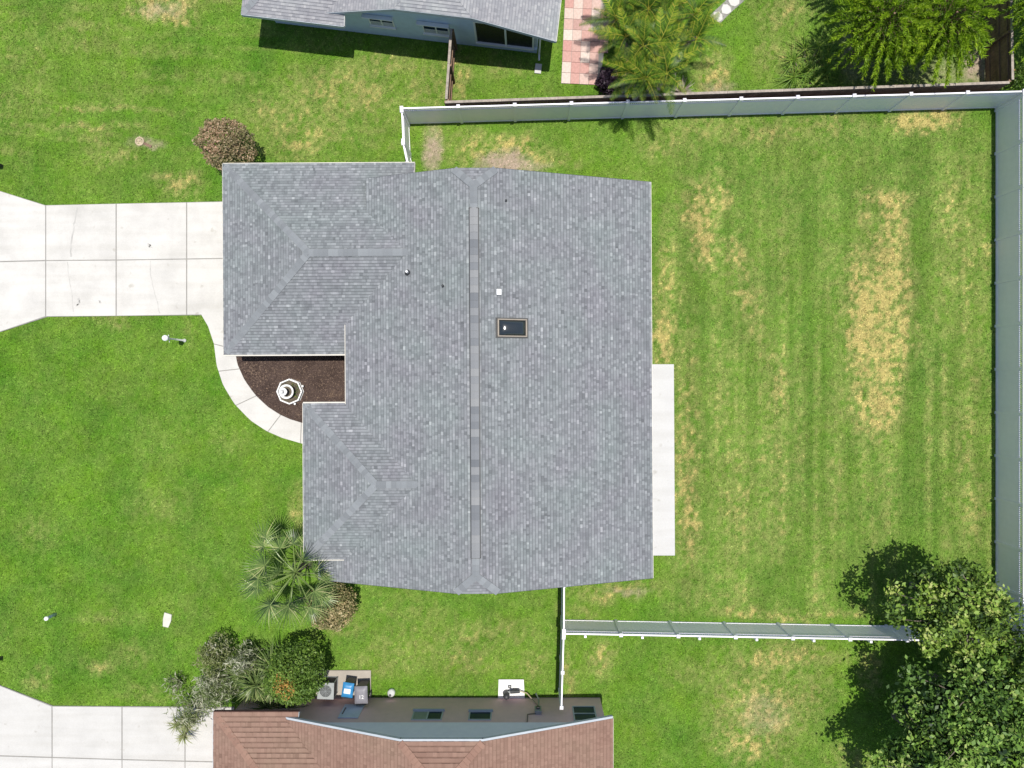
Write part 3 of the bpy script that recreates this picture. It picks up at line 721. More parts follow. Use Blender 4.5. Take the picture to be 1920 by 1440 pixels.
# ---- red roofed house at the bottom
hr = empty('house', (0, 0, 0), 0, 'red brown shingle roofed house with mauve wall at the bottom', 'house')
E2 = 2.45; r2, Z2, S2 = -3.4, 4.94, .346; A0, A1, YR2, YE2 = -10.6, 3.79, -14.47, -27.0
JZ2, JW, JD2 = 4.36, (4.94 - 4.36) / .346, 1.7
g2x, g2t = -13.5, -14.2; g2h = 4.1; g2r = g2t - g2h; g2z = E2 + .33 * g2h
mx2 = lambda z: r2 - (Z2 - z) / S2
zA = E2 + .33 * (g2t - YR2); xA = mx2(zA)
sh, dk = MB(), MB()
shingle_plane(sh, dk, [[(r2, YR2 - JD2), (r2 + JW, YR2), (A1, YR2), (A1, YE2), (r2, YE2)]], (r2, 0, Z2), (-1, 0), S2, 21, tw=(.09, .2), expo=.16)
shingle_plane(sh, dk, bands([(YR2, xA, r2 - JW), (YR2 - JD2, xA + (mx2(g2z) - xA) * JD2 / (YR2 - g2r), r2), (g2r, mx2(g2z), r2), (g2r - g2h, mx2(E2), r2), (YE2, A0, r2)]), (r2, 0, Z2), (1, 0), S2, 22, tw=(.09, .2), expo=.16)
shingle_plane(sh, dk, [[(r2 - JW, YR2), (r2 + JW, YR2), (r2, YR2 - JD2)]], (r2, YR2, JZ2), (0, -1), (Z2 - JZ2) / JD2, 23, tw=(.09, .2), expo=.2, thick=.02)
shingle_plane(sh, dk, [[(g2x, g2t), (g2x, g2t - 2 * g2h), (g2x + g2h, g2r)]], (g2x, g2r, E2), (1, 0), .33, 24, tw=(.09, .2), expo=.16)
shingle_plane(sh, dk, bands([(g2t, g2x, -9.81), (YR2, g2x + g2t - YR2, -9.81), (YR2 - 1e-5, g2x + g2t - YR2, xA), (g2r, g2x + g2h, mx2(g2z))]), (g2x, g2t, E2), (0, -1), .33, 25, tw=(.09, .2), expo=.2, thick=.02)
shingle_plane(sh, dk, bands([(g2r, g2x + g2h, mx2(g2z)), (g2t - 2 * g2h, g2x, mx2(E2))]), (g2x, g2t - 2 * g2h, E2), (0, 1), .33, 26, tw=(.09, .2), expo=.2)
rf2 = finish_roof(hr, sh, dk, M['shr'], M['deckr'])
caps((g2x + .1, g2t - .1, E2), (g2x + g2h, g2r, g2z), .233, rf2, M['capr'], key='r')
caps((r2 - JW, YR2 - .05, JZ2), (r2, YR2 - JD2, Z2), .2, rf2, M['capr'], key='r'); caps((r2 + JW, YR2 - .05, JZ2), (r2, YR2 - JD2, Z2), .2, rf2, M['capr'], key='r')
caps((r2, YR2 - JD2, Z2), (r2, -22, Z2), S2, rf2, M['capr'], key='r')
GF = M['greyfascia']
trim_run('fascia', [(A1, YE2, E2), (A1, YR2, E2)], M['trim'], hr, .07); trim_run('fascia', [(g2x, g2t - 8.2, E2), (g2x, g2t, E2)], GF, hr, -.1)
trim_run('fascia', [(g2x, g2t, E2), (-9.81, g2t, E2)], M['deckr'], hr, .04); trim_run('fascia', [(-9.81, YR2, E2 + .09), (-9.81, g2t, E2)], GF, hr, .05)
trim_run('rake_trim', [(A1, YR2, E2), (r2 + JW, YR2, JZ2), (r2 - JW, YR2, JZ2), (xA, YR2, zA)], GF, hr, -.14, .14)
YW2 = -14.7
w2 = MB().box(-13.1, 3.5, -26.8, YW2, 0, 2.34).build('wall', M['wallmauve'], hr)
gb = MB(); pz = lambda x: Z2 - .13 - S2 * abs(x - r2)
gp = [(-9.9, 2.343), (3.42, 2.343), (3.42, pz(3.42)), (r2 + JW - .05, JZ2 - .14), (r2 - JW + .05, JZ2 - .14), (-9.9, pz(-9.9))]
gb.raw([(x, YW2 - .0, z) for x, z in gp] + [(x, YW2 - .3, z) for x, z in gp], [tuple(range(6))[::-1], tuple(range(6, 12))] + [(i, (i + 1) % 6, 6 + (i + 1) % 6, 6 + i) for i in range(6)])
gb.build('gable_wall', M['gableblue'], hr)
def wwin(parent, x0, x1, z0, z1, yw, s, mull='v', fr=M['white'], M4=None, sill=True, pane2=None):
    """window in a wall facing s*Y: frame, panes, sill"""
    g = lambda mb, a, b_, c, d, e, f: mb.box(a, b_, min(c, d), max(c, d), e, f)
    f = MB(); t = .055
    g(f, x0 - t, x1 + t, yw - s * .06, yw + s * .035, z1, z1 + t); g(f, x0 - t, x1 + t, yw - s * .06, yw + s * .035, z0 - t, z0)
    g(f, x0 - t, x0, yw - s * .06, yw + s * .035, z0, z1); g(f, x1, x1 + t, yw - s * .06, yw + s * .035, z0, z1)
    xm, zm = (x0 + x1) / 2, (z0 + z1) / 2
    if mull == 'v': g(f, xm - .03, xm + .03, yw - s * .05, yw + s * .03, z0, z1)
    if mull == 'h': g(f, x0, x1, yw - s * .05, yw + s * .03, zm - .03, zm + .03)
    wo_ = f.build('window', fr, parent)
    rects = [(x0, xm, z0, z1), (xm, x1, z0, z1)] if mull == 'v' else ([(x0, x1, z0, zm), (x0, x1, zm, z1)] if mull == 'h' else [(x0, x1, z0, z1)])
    for i, (a, b_, c, d) in enumerate(rects):
        p = MB(); g(p, a + .004, b_ - .004, yw + s * .004, yw + s * .012, c + .004, d - .004); p.build('pane', (pane2 if (i == 0 and pane2) else M['glass']), wo_)
    if sill:
        p = MB(); g(p, x0 - .1, x1 + .1, yw, yw + s * .1, z0 - t - .06, z0 - t); p.build('sill', fr, wo_)
    return wo_
blind = plain('window_blind', (.26, .30, .27), .7)
wwin(hr, -4.95, -3.72, 1.4, 2.1, YW2, 1, 'v', GF, pane2=blind)
wwin(hr, -2.45, -1.55, 1.45, 2.1, YW2, 1, '', GF)
wwin(hr, 2.18, 3.1, .95, 2.2, YW2, 1, 'h', GF, sill=False)
s_ = bevel(MB().box(-8.25, -7.35, YW2 + .003, YW2 + .05, .75, 2.0).build('storm_shutter', M['shutter'], hr), .01)
MB().box(-8.15, -8.1, YW2 + .052, YW2 + .07, 1.1, 1.7).build('shutter_bar', M['darkmetal'], s_)
mbx = bevel(MB().box(.42, .72, YW2 + .003, YW2 + .16, 1.15, 1.65).build('meter_box', M['greymetal'], hr), .01)
MB().tube([(.57, YW2 + .16, 1.4), (.57, YW2 + .25, 1.4)], .09, 12).build('meter', M['darkmetal'], mbx)
MB().tube([(.46, YW2 + .05, 1.65), (.1, YW2 + .04, 1.7), (.08, YW2 + .04, 2.36)], .02, 6).build('conduit', M['darkmetal'], mbx)
MB().tube([(.6, YW2 + .08, 1.15), (.62, YW2 + .12, .5), (.5, YW2 + .2, .02)], .035, 6).build('conduit', M['greymetal'], mbx)

# ---- blue house at the top
hb = empty('house', (-11.68, 16.93, 0), R(-6.67), 'blue walled house with grey shingle roof at the top', 'house')
r3, Z3, S3 = 7.95, 4.16, .31; B0, B1, YR3, YE3 = 2.75, 13.17, -.615, 12.5
JZ3, JD3 = 3.65, 1.5; JW3 = (Z3 - JZ3) / S3
k0, kt, kh = -.46, -1.03, 4.1; kr = kt + kh; kz = E1 + .33 * kh
mx3 = lambda z: r3 - (Z3 - z) / S3
zC = E1 + .33 * (YR3 - kt); xC = mx3(zC)
sh, dk = MB(), MB()
shingle_plane(sh, dk, [[(r3, YR3 + JD3), (r3 + JW3, YR3), (B1, YR3), (B1, YE3), (r3, YE3)]], (r3, 0, Z3), (-1, 0), S3, 31, tw=(.08, .2))
shingle_plane(sh, dk, bands([(YR3, xC, r3 - JW3), (YR3 + JD3, xC + (mx3(kz) - xC) * JD3 / (kr - YR3), r3), (kr, mx3(kz), r3), (kr + kh, mx3(E1), r3), (YE3, B0, r3)]), (r3, 0, Z3), (1, 0), S3, 32, tw=(.08, .2))
shingle_plane(sh, dk, [[(r3 - JW3, YR3), (r3 + JW3, YR3), (r3, YR3 + JD3)]], (r3, YR3, JZ3), (0, 1), (Z3 - JZ3) / JD3, 33, tw=(.08, .2))
shingle_plane(sh, dk, [[(k0, kt), (k0, kt + 2 * kh), (k0 + kh, kr)]], (k0, kr, E1), (1, 0), .33, 34, tw=(.08, .2))
shingle_plane(sh, dk, bands([(kt, k0, 4.0), (YR3, k0 + YR3 - kt, 4.0), (YR3 + 1e-5, k0 + YR3 - kt, xC), (kr, k0 + kh, mx3(kz))]), (k0, kt, E1), (0, 1), .33, 35, tw=(.08, .2))
shingle_plane(sh, dk, bands([(kr, k0 + kh, mx3(kz)), (kt + 2 * kh, k0, mx3(E1))]), (k0, kt + 2 * kh, E1), (0, -1), .33, 36, tw=(.08, .2))
M['shg2'] = shinglemat('pale_grey_shingle', [(0, (.17, .175, .195)), (.5, (.28, .285, .30)), (1, (.42, .42, .42))], (.9, .88, .9))
rf3 = finish_roof(hb, sh, dk, M['shg2'], M['deckg'])
caps((k0 + .1, kt + .1, E1), (k0 + kh, kr, kz), .233, rf3, M['capg'])
trim_run('fascia', [(B1, YR3, E1), (B1, YE3, E1)], M['trim'], hb, .07); trim_run('fascia', [(k0, kt, E1), (4.0, kt, E1)], GF, hb, -.05)
trim_run('fascia', [(4.0, kt, E1), (4.0, YR3, E1 + .13)], M['white'], hb, .05); trim_run('fascia', [(k0, kt, E1), (k0, kt + 8.2, E1)], GF, hb, -.05)
trim_run('rake_trim', [(B1, YR3, E1), (r3 + JW3, YR3, JZ3), (r3 - JW3, YR3, JZ3), (xC, YR3, zC)], GF, hb, -.06, .16)
wb = MB()
wb.box(0, 9.45, 0, 11.8, 0, 2.4); wb.box(9.45, 12.3, 3.2, 11.8, 0, 2.4); wb.box(9.45, 12.3, .0, .14, 0, .32); wb.box(9.45, 12.3, 0, .14, 2.2, 2.4)
wb.box(12.16, 12.3, .14, 3.2, 0, 2.4)
gq = [(2.9, 2.403), (12.3, 2.403), (12.3, Z3 - .15 - S3 * 4.35), (r3 + JW3, JZ3 - .15), (r3 - JW3, JZ3 - .15), (2.9, Z3 - .15 - S3 * 5.05)]
wb.raw([(x, 0, z) for x, z in gq] + [(x, .3, z) for x, z in gq], [tuple(range(6)), tuple(range(6, 12))[::-1]] + [(i, 6 + i, 6 + (i + 1) % 6, (i + 1) % 6) for i in range(6)])
wb.build('wall', M['wallblue'], hb)
lz = MB()
for (a, b_) in ((9.45, 9.53), (10.82, 10.9), (12.08, 12.158)): lz.box(a, b_, -.01, .1, .33, 2.19)
lz.box(9.45, 12.158, -.06, .1, .322, .40); lz.box(9.53, 12.08, -.01, .1, 2.12, 2.19)
lf = lz.build('lanai_frame', M['white'], hb)
scm, nt, b = nodes('insect_screen'); b.inputs['Base Color'].default_value = (.012, .015, .018, 1); b.inputs['Roughness'].default_value = .5; b.inputs['Alpha'].default_value = .75
for a, b_ in ((9.534, 10.816), (10.904, 12.076)): MB().box(a, b_, .04, .05, .404, 2.116).build('screen', scm, lf)
MB().box(9.45, 12.16, .14, 3.2, .0, .05).build('lanai_floor', M['dark'], hb)
for (a, b_, z0, z1) in ((4.72, 5.75, .95, 1.6), (7.15, 8.25, .8, 1.55)):
    w_ = wwin(hb, a, b_, z0, z1, 0, -1, 'v', M['white'])
    bevel(MB().box(a - .25, b_ + .1, -.2, -.02, z1 + .14, z1 + .20).build('awning', M['white'], w_), .01, 1)
    for k in range(4): MB().box(a + .01, b_ - .01, -.022, -.014, z0 + .04 + k * .075, z0 + .075 + k * .075).build('louver', M['white'], w_)
MB().tube([(12.6, -.45, 2.45), (12.45, -.1, 2.2), (12.42, -.08, .15), (12.45, -.35, .06)], .045, 8).build('downspout', M['white'], hb)
MB().box(12.3, 12.6, -.95, -.5, 0, .06).build('splash_block', M['conc2'], hb)
bevel(MB().box(.3, 1.2, -.14, -.003, 1.95, 2.1).build('utility_box', M['white'], hb), .01)

# ------------------------------------------------------------------ fences
def frame_to(a, b_):
    a = Vector((*a, 0)); b_ = Vector((*b_, 0)); d = b_ - a; return a, d.length, math.atan2(d.y, d.x)
def vinyl_fence(pts, n_pan, label, face=1, hgt=1.8, caps_at=None, brace=False, lattice=True):
    root = empty('vinyl_fence', (*pts[0], 0), 0, label, 'fence', 'white vinyl fences')
    o0 = Vector((*pts[0], 0)); first = True
    for (a, b_), n in zip(zip(pts[:-1], pts[1:]), n_pan):
        A, l, an = frame_to(a, b_); st = l / n
        Mt = Matrix.Translation(A - o0) @ Matrix.Rotation(an, 4, 'Z')
        pan = MB(); nb = max(2, int(st / .19)); bw = (st - .12) / nb
        for k in range(nb): pan.box(.06 + k * bw + .004, .06 + (k + 1) * bw - .004, -.014, .014, .06, hgt - .30)
        pan.box(.06, st - .06, -.009, .009, .06, hgt - .30)
        pme_ = pan.mesh('panel'); rm = MB().box(.06, st - .06, -.03, .03, hgt - .08, hgt).mesh('top_rail'); mm = MB().box(.06, st - .06, -.028, .028, hgt - .34, hgt - .27).mesh('mid_rail'); bm_ = MB().box(.06, st - .06, -.028, .028, .03, .12).mesh('bottom_rail')
        lt = MB(); m_ = int((st - .12) / .085)
        for k in range(m_):
            x0 = .06 + (k + .5) * (st - .12) / m_; lt.box(x0 - .022, x0 + .022, -.012, .012, hgt - .27, hgt - .08)
        ltm = lt.mesh('picket_top')
        if first:
            pom = MB().box(-.062, .062, -.062, .062, 0, hgt + .03).mesh('post'); cpm = MB().lathe([(.11, 0), (.11, .035), (.02, .09)], 4, ph=math.pi / 4).mesh('post_cap')
        for i in range(n):
            p = obj('panel', pme_, M['vinyl'], root); p.matrix_local = Mt @ Matrix.Translation((i * st, 0, 0))
            for nm, me_ in (('top_rail', rm), ('mid_rail', mm), ('bottom_rail', bm_), ('picket_top', ltm)):
                c = obj(nm, me_, M['vinyl'], p)
                if nm == 'picket_top': tag(c, kind='stuff')
            if brace:
                q_ = obj('brace_post', MB().box(-.05, .05, -.17, -.07, 0, hgt - .02).mesh('brace_post'), M['vinyl'], root); q_.matrix_local = Mt @ Matrix.Translation((i * st + st * .38, 0, 0))
        for i in range(0 if first else 1, n + 1):
            q_ = obj('post', pom, M['vinyl'], root); q_.matrix_local = Mt @ Matrix.Translation((i * st, 0, 0))
            c = obj('post_cap', cpm, M['vinyl'], q_); c.location = (0, 0, hgt + .03)
        first = False
    return root
TL = (-5.47, 12.2); TRc = (22.05, 12.95); BRc = (22.05, -11.42); BLc = (1.7, -11.05)
vinyl_fence([(-5.22, 9.75), (-5.40, 10.63)], [1], 'short white vinyl fence end between grey roof and the long top fence')['category'] = 'fence'
vinyl_fence([(-5.40, 10.76), (-5.46, 12.07)], [1], 'short white vinyl fence panel running down from the top fence corner')
vinyl_fence([TL, TRc], [11], 'long white vinyl fence along the top of the back yard')
vinyl_fence([(22.05, 12.8), BRc], [12], 'tall white vinyl fence along the right edge of the back yard')
vinyl_fence([BLc, (21.95, -11.42)], [8], 'white vinyl fence along the bottom of the back yard', brace=True)
vinyl_fence([(1.72, -8.9), (1.705, -10.9)], [1], 'short white vinyl fence seen edge on below the grey roof')
vinyl_fence([(1.695, -11.2), (1.6, -14.3)], [2], 'white vinyl fence seen edge on running to the mauve wall')
def wood_fence(a, b_, n, label, hgt=1.8, rails=1):
    A, l, an = frame_to(a, b_); root = empty('wooden_fence', A, an, label, 'fence', 'brown wooden fences'); st = l / n; r_ = random.Random(int(l * 10))
    pom = MB().box(-.05, .05, .03, .13, 0, hgt - .05).mesh('post'); rl = MB().box(0, st, .022, .06, -.045, .045).mesh('rail')
    for i in range(n):
        pan = MB(); nb = int(st / .15)
        for k in range(nb):
            z1 = hgt + r_.uniform(-.03, .02); x0 = k * st / nb
            pan.box(x0 + .004, x0 + st / nb - .006, -.012 + r_.uniform(-.006, .006), .018, .04, z1, tone=r_.random())
        p = pan.build('board_panel', M['wood'], root); p.location = (i * st, 0, 0); tag(p, kind='stuff')
        t_ = MB().box(0, st - .01, -.03, .08, hgt + .02, hgt + .05).build('cap_rail', M['woodtop'], p)
        for z in (.35, 1.0, 1.55):
            c = obj('rail', rl, M['wood'], p); c.location = (0, 0, z)
    for i in range(n + 1):
        c = obj('post', pom, M['wood'], root); c.location = (i * st, 0, 0)
    return root
wood_fence((-3.54, 12.43), (21.4, 13.3), 10, 'brown wooden fence behind the long white top fence')
wood_fence((-3.3, 15.7), (-3.52, 12.58), 2, 'short weathered wooden fence running from the blue house wall')
wood_fence((21.56, 13.45), (21.45, 20.0), 3, 'dark brown wooden fence in the top right corner')

# ------------------------------------------------------------------ plants
def bush(name, loc, r, h, mat, label, n=6000, leaf=.09, seed=1, asp=.5, top=None, cat='shrub', sq=1.0, fill=.35, lump=.34, up=0.0):
    rg = np.random.default_rng(seed)
    root = empty(name, (loc[0], loc[1], 0), rg.uniform(0, 6), label, cat)
    d = rg.normal(size=(n, 3)); d /= np.linalg.norm(d, axis=1)[:, None]; d[:, 2] = np.where(d[:, 2] < -.55, -d[:, 2], d[:, 2])
    f = np.where(rg.random(n) < fill, rg.uniform(.45, 1, n), rg.uniform(.88, 1.03, n))
    lum = 1 + lump * (fbm(d[:, 0] * 2.6 + 9, d[:, 1] * 2.6 + d[:, 2] * 2.1, seed) - .5) * 2 + .10 * (vnoise(d[:, 0] * 8, d[:, 1] * 8 + d[:, 2] * 5, seed + 3) - .5)
    C = d * (f * lum)[:, None] * np.array([r, r * sq, h * .52]) + np.array([0, 0, h * .5 + up]); C[:, 2] = np.maximum(C[:, 2], .05)
    tone = .12 + .75 * fbm(C[:, 0] * 2.2, C[:, 1] * 2.2 + C[:, 2], seed + 5) * rg.uniform(.25, 1.85, n)
    if top is not None:
        hot = E(C[:, 0], C[:, 1], top[0], top[1], top[2], top[2], .5) * (C[:, 2] > h * .5 + up); tone = np.clip(tone, 0, .9) + hot * top[3] * (rg.random(n) < .6)
    obj('foliage', leaf_np(name + '_foliage', C, leaf, leaf * asp, rg, .3, tone=tone), M[mat], root)
    mb = MB(); r_ = random.Random(seed)
    for k in range(6):
        t = r_.uniform(0, 6.28); e = Vector((math.cos(t) * r * .6, math.sin(t) * r * .6, h * .7 + up)); mb.tube([(0, 0, 0), e * .5 + Vector((0, 0, .1)), e], [.04, .03, .012], 5)
    mb.build('stem', M['bark'], root)
    return root
bush('shrub', W(424, 271, 1.85), 1.18, 1.9, 'leaf_brown', 'round rust brown clipped shrub beside the garage corner', 7500, .11, 3, top=(.1, .3, .8, .35), up=.9)
bush('shrub', W(624, 1137, 1.65), 1.0, 1.7, 'leaf_brown2', 'round straw brown shrub below the fan palm', 5200, .12, 4, fill=.5, up=.8)
bush('shrub', W(557, 1262, 1.85), 1.32, 2.2, 'leaf_green', 'round green clipped shrub with orange flowers beside the cooling unit', 8000, .115, 5, top=(.2, -.2, .5, .6), up=.8)
bush('shrub', W(395, 1232, 1.6), .72, 2.1, 'leaf_sage', 'small grey green shrub left of the strappy clump', 2600, .14, 6, .3, fill=.7, lump=.6)
bush('shrub', W(452, 1240, 1.5), .62, 2.0, 'leaf_silver', 'silver grey shrub between the clump and green ball', 1200, .24, 7, .16, fill=.8, lump=.8)
bush('shrub', W(405, 1288, 1.2), 1.0, 1.7, 'leaf_silver', 'larger silver grey shrub at the driveway corner', 1900, .25, 8, .16, fill=.8, lump=.8)
bush('shrub', W(328, 1283, .5), .55, .8, 'leaf_silver', 'low pale silver shrub on the lawn edge', 260, .22, 9, .16, fill=.9, lump=.8)
bush('shrub', W(358, 1335, 1.0), .85, 1.5, 'leaf_silver', 'pale shrub overhanging the grey driveway edge', 560, .25, 19, .16, fill=.9, lump=.9)
bush('shrub', (3.9, 14.05), .6, .9, 'leaf_purple', 'dark purple leaved shrub at the paver patio corner', 1800, .16, 10, fill=.8)

def blade_mesh(mb, pts, w, tone, up=Vector((0, 0, 1)), fold=.0):
    """tapering strip leaf along pts"""
    m = len(pts)
    for i in range(m - 1):
        a, b_ = pts[i], pts[i + 1]; d = (b_ - a).normalized(); s = d.cross(up)
        if s.length < 1e-3: s = Vector((1, 0, 0))
        s.normalize(); t0 = i / (m - 1); t1 = (i + 1) / (m - 1)
        w0 = w * (.55 + .45 * math.sin(math.pi * min(1, t0 * 1.1 + .15))) * (1 - t0 ** 3); w1 = w * (.55 + .45 * math.sin(math.pi * min(1, t1 * 1.1 + .15))) * (1 - t1 ** 3)
        mb.face([a - s * w0, b_ - s * w1, b_ + s * w1, a + s * w0], tone)
def strap_clump(name, loc, r, h, n, mat, label, seed, w=.03, cat='plant', heads=1, arch=1.0):
    r_ = random.Random(seed); root = empty(name, (loc[0], loc[1], 0), 0, label, cat)
    for hd in range(heads):
        mb = MB(); cx, cy = (r_.uniform(-.5, .5) * r, r_.uniform(-.5, .5) * r) if heads > 1 else (0, 0); z0 = h * .45 if heads > 1 else .05
        if heads > 1: z0 = h * r_.uniform(.35, .7)
        for k in range(n // heads):
            t = r_.uniform(0, 6.28); l = r * r_.uniform(.5, 1.0) * (.6 if heads > 1 else 1); el = r_.uniform(.2, 1.25)
            dx_, dy_ = math.cos(t), math.sin(t); pts = []
            for q_ in range(5):
                s = q_ / 4; rad = l * s * math.cos(el) * 1.0; zz = z0 + l * s * math.sin(el) - arch * l * .55 * s * s
                pts.append(Vector((cx + dx_ * rad * 1.15, cy + dy_ * rad * 1.15, max(.03, zz))))
            blade_mesh(mb, pts, w * r_.uniform(.6, 1.3), min(1, max(0, r_.gauss(.5, .25))))
        mb.build('leaves', M[mat], root)
        if heads > 1: MB().tube([(cx * .4, cy * .4, 0), (cx, cy, z0)], [.06, .045], 6).build('stem', M['bark'], root)
    return root
strap_clump('strap_plant', W(490, 1284, 1.1), 2.5, 2.1, 1300, 'leaf_strap', 'spiky strap leaved green clump beside the red roof corner', 11, .028, heads=15)
strap_clump('strap_plant', W(352, 1358, .7), 1.25, 1.3, 260, 'leaf_sage', 'thin straggly leaved plant hanging over the grey driveway', 12, .02, heads=5)
strap_clump('grass_plant', W(1512, 128, .3), 2.3, .35, 520, 'leaf_tuft', 'loose feathery green tuft plant near the wooden fence', 13, .016, heads=12, arch=.8)
strap_clump('grass_plant', (7.3, 13.6), .9, .7, 120, 'leaf_dead', 'dry straw coloured tuft under the palms beside the fence', 14, .02, arch=.6)

# fan palm
def fan_frond(seed, fold=.35):
    r_ = random.Random(seed); mb = MB(); pl = r_.uniform(.95, 1.25)
    mb.tube([(0, 0, 0), (pl * .5, 0, .05), (pl, 0, .0)], [.022, .018, .012], 5, tone=.8)
    n = 26; tipd = r_.uniform(.1, .25)
    for k in range(n):
        a = R(-125 + 250 * k / (n - 1)); l = (.56 + .12 * math.cos(a)) * r_.uniform(.85, 1.05); z = -.18 * abs(math.sin(a)) - .1
        pts = [Vector((pl + math.cos(a) * l * s, math.sin(a) * l * s * .92, z * s * s * l - tipd * s ** 3 * l + .05 * (k % 2) * s)) for s in (0.02, .35, .7, 1)]
        blade_mesh(mb, pts, .015, min(1, max(0, r_.gauss(.45, .3))))
    return mb.mesh('frond')
FF = [fan_frond(s) for s in range(4)]
def fan_palm(loc, hgt, n, label, seed, sc=1.0):
    r_ = random.Random(seed); root = empty('fan_palm', (loc[0], loc[1], 0), 0, label, 'palm')
    mb = MB(); mb.tube([(0, 0, 0), (.02, .03, hgt * .5), (0, 0, hgt)], [.16, .13, .12], 10)
    for k in range(14):
        t = k * 2.4; z = hgt * (.25 + .05 * k); mb.tube([(math.cos(t) * .1, math.sin(t) * .1, z), (math.cos(t) * .24, math.sin(t) * .24, z + .14)], [.035, .015], 4)
    mb.build('trunk', M['bark'], root)
    for k in range(n):
        t = k * 2.399 + r_.uniform(-.2, .2); el = R(66 - 84 * (k / n) ** .8 + r_.uniform(-12, 12))
        o = obj('frond', FF[k % 4], M['leaf_fan'], root); s = sc * r_.uniform(.85, 1.1)
        o.matrix_local = Matrix.Translation((0, 0, hgt)) @ Matrix.Rotation(t, 4, 'Z') @ Matrix.Rotation(-el, 4, 'Y') @ Matrix.Rotation(r_.uniform(-.5, .5), 4, 'X') @ Matrix.Scale(s, 4)
    for k in range(5):
        t = r_.uniform(0, 6.28); o = obj('dead_frond', FF[k % 4].copy(), None, root); o.data.materials.clear(); o.data.materials.append(M['leaf_dead'])
        o.matrix_local = Matrix.Translation((0, 0, hgt - .15)) @ Matrix.Rotation(t, 4, 'Z') @ Matrix.Rotation(R(58), 4, 'Y') @ Matrix.Scale(.6, 4)
    return root
fan_palm((-10.0, -8.2), 2.3, 26, 'fan palm with spiky grey green leaves at the house corner', 5, 1.46)
# feather palms
def pinnate(seed, L_=2.0, droop=.55):
    r_ = random.Random(seed); mb = MB(); m = 12; pts = []
    for i in range(m + 1):
        s = i / m; pts.append(Vector((L_ * s * (1 - .12 * s), 0, L_ * (.12 * s - droop * s * s))))
    mb.tube(pts, [.022 * (1 - .8 * i / m) for i in range(m + 1)], 5, tone=.95)
    n = 34
    for k in range(n):
        s = .14 + .86 * k / n; i = min(int(s * m), m - 1); p = pts[i].lerp(pts[i + 1], s * m - i); d = (pts[i + 1] - pts[i]).normalized()
        for sd in (-1, 1):
            l = .5 * math.sin(math.pi * (.12 + .85 * s)) ** .7 * r_.uniform(.85, 1.1); lat = Vector((0, sd, 0)); v = (d * .65 + lat * .8 + Vector((0, 0, .28))).normalized()
            q_ = [p, p + v * l * .5, p + v * l + Vector((0, 0, -.16 * l - .05))]
            blade_mesh(mb, q_, .024, min(1, max(0, r_.gauss(.36, .2) + .45 * s - .1)))
    return mb.mesh('frond')
PF = [pinnate(s, 2.0 + .15 * s, .45 + .08 * s) for s in range(4)]
PD = [m_.copy() for m_ in PF[:2]]
for m_ in PD: m_.materials.append(M['leaf_dead'])
for m_ in PF: m_.materials.append(M['leaf_areca'])
LF('leaf_areca_shade', [(0, (.02, .045, .01)), (.5, (.055, .12, .015)), (1, (.16, .20, .03))], trans=.1)  # darker copy for lower, older fronds; shade between fronds put into the colour
PO = [m_.copy() for m_ in PF]
for m_ in PO: m_.materials.clear(); m_.materials.append(M['leaf_areca_shade'])
def feather_palm(loc, hgt, stems, label, seed, sc=1.0, spread=.5, nfr=9):
    r_ = random.Random(seed); root = empty('feather_palm', (loc[0], loc[1], 0), 0, label, 'palm')
    for j in range(stems):
        a = j * 2.4 + seed; bx, by = math.cos(a) * .25, math.sin(a) * .25; tx_, ty_ = math.cos(a) * spread * r_.uniform(.5, 1.2), math.sin(a) * spread * r_.uniform(.5, 1.2); hz_ = hgt * r_.uniform(.75, 1.1)
        MB().tube([(bx, by, 0), ((bx + tx_) / 2, (by + ty_) / 2, hz_ * .5), (tx_, ty_, hz_)], [.06, .05, .04], 7).build('stem', M['barkpale'], root)
        for k in range(nfr):
            t = k * 2.399 + r_.uniform(-.3, .3) + j; el = R(70 - 62 * k / nfr + r_.uniform(-8, 8)); s = sc * r_.uniform(.75, 1.05)
            o = obj('frond', (PO if k > nfr * .55 else PF)[(k + j) % 4], None, root)
            o.matrix_local = Matrix.Translation((tx_, ty_, hz_)) @ Matrix.Rotation(t, 4, 'Z') @ Matrix.Rotation(-el, 4, 'Y') @ Matrix.Rotation(r_.uniform(-.3, .3), 4, 'X') @ Matrix.Scale(s, 4)
        for k in range(5):
            o = obj('dead_frond', PD[k % 2], None, root); t = r_.uniform(0, 6.28)
            o.matrix_local = Matrix.Translation((tx_, ty_, hz_ - .25)) @ Matrix.Rotation(t, 4, 'Z') @ Matrix.Rotation(R(20 + 30 * r_.random()), 4, 'Y') @ Matrix.Scale(.7 * sc, 4)
    return root
feather_palm((5.35, 13.5), 3.1, 6, 'yellow green feather palm clump nearest the white fence', 1, .66, 1.05, 11)
feather_palm((4.6, 15.9), 2.3, 5, 'yellow green feather palm clump over the paver patio edge', 2, .66, 1.05, 11)
feather_palm((6.7, 16.0), 2.2, 5, 'greener feather palm clump on the lawn side of the palms', 3, .66, 1.05, 11)
feather_palm((5.6, 18.2), 2.3, 4, 'feather palm clump cut by the top edge', 4, .85, .7)

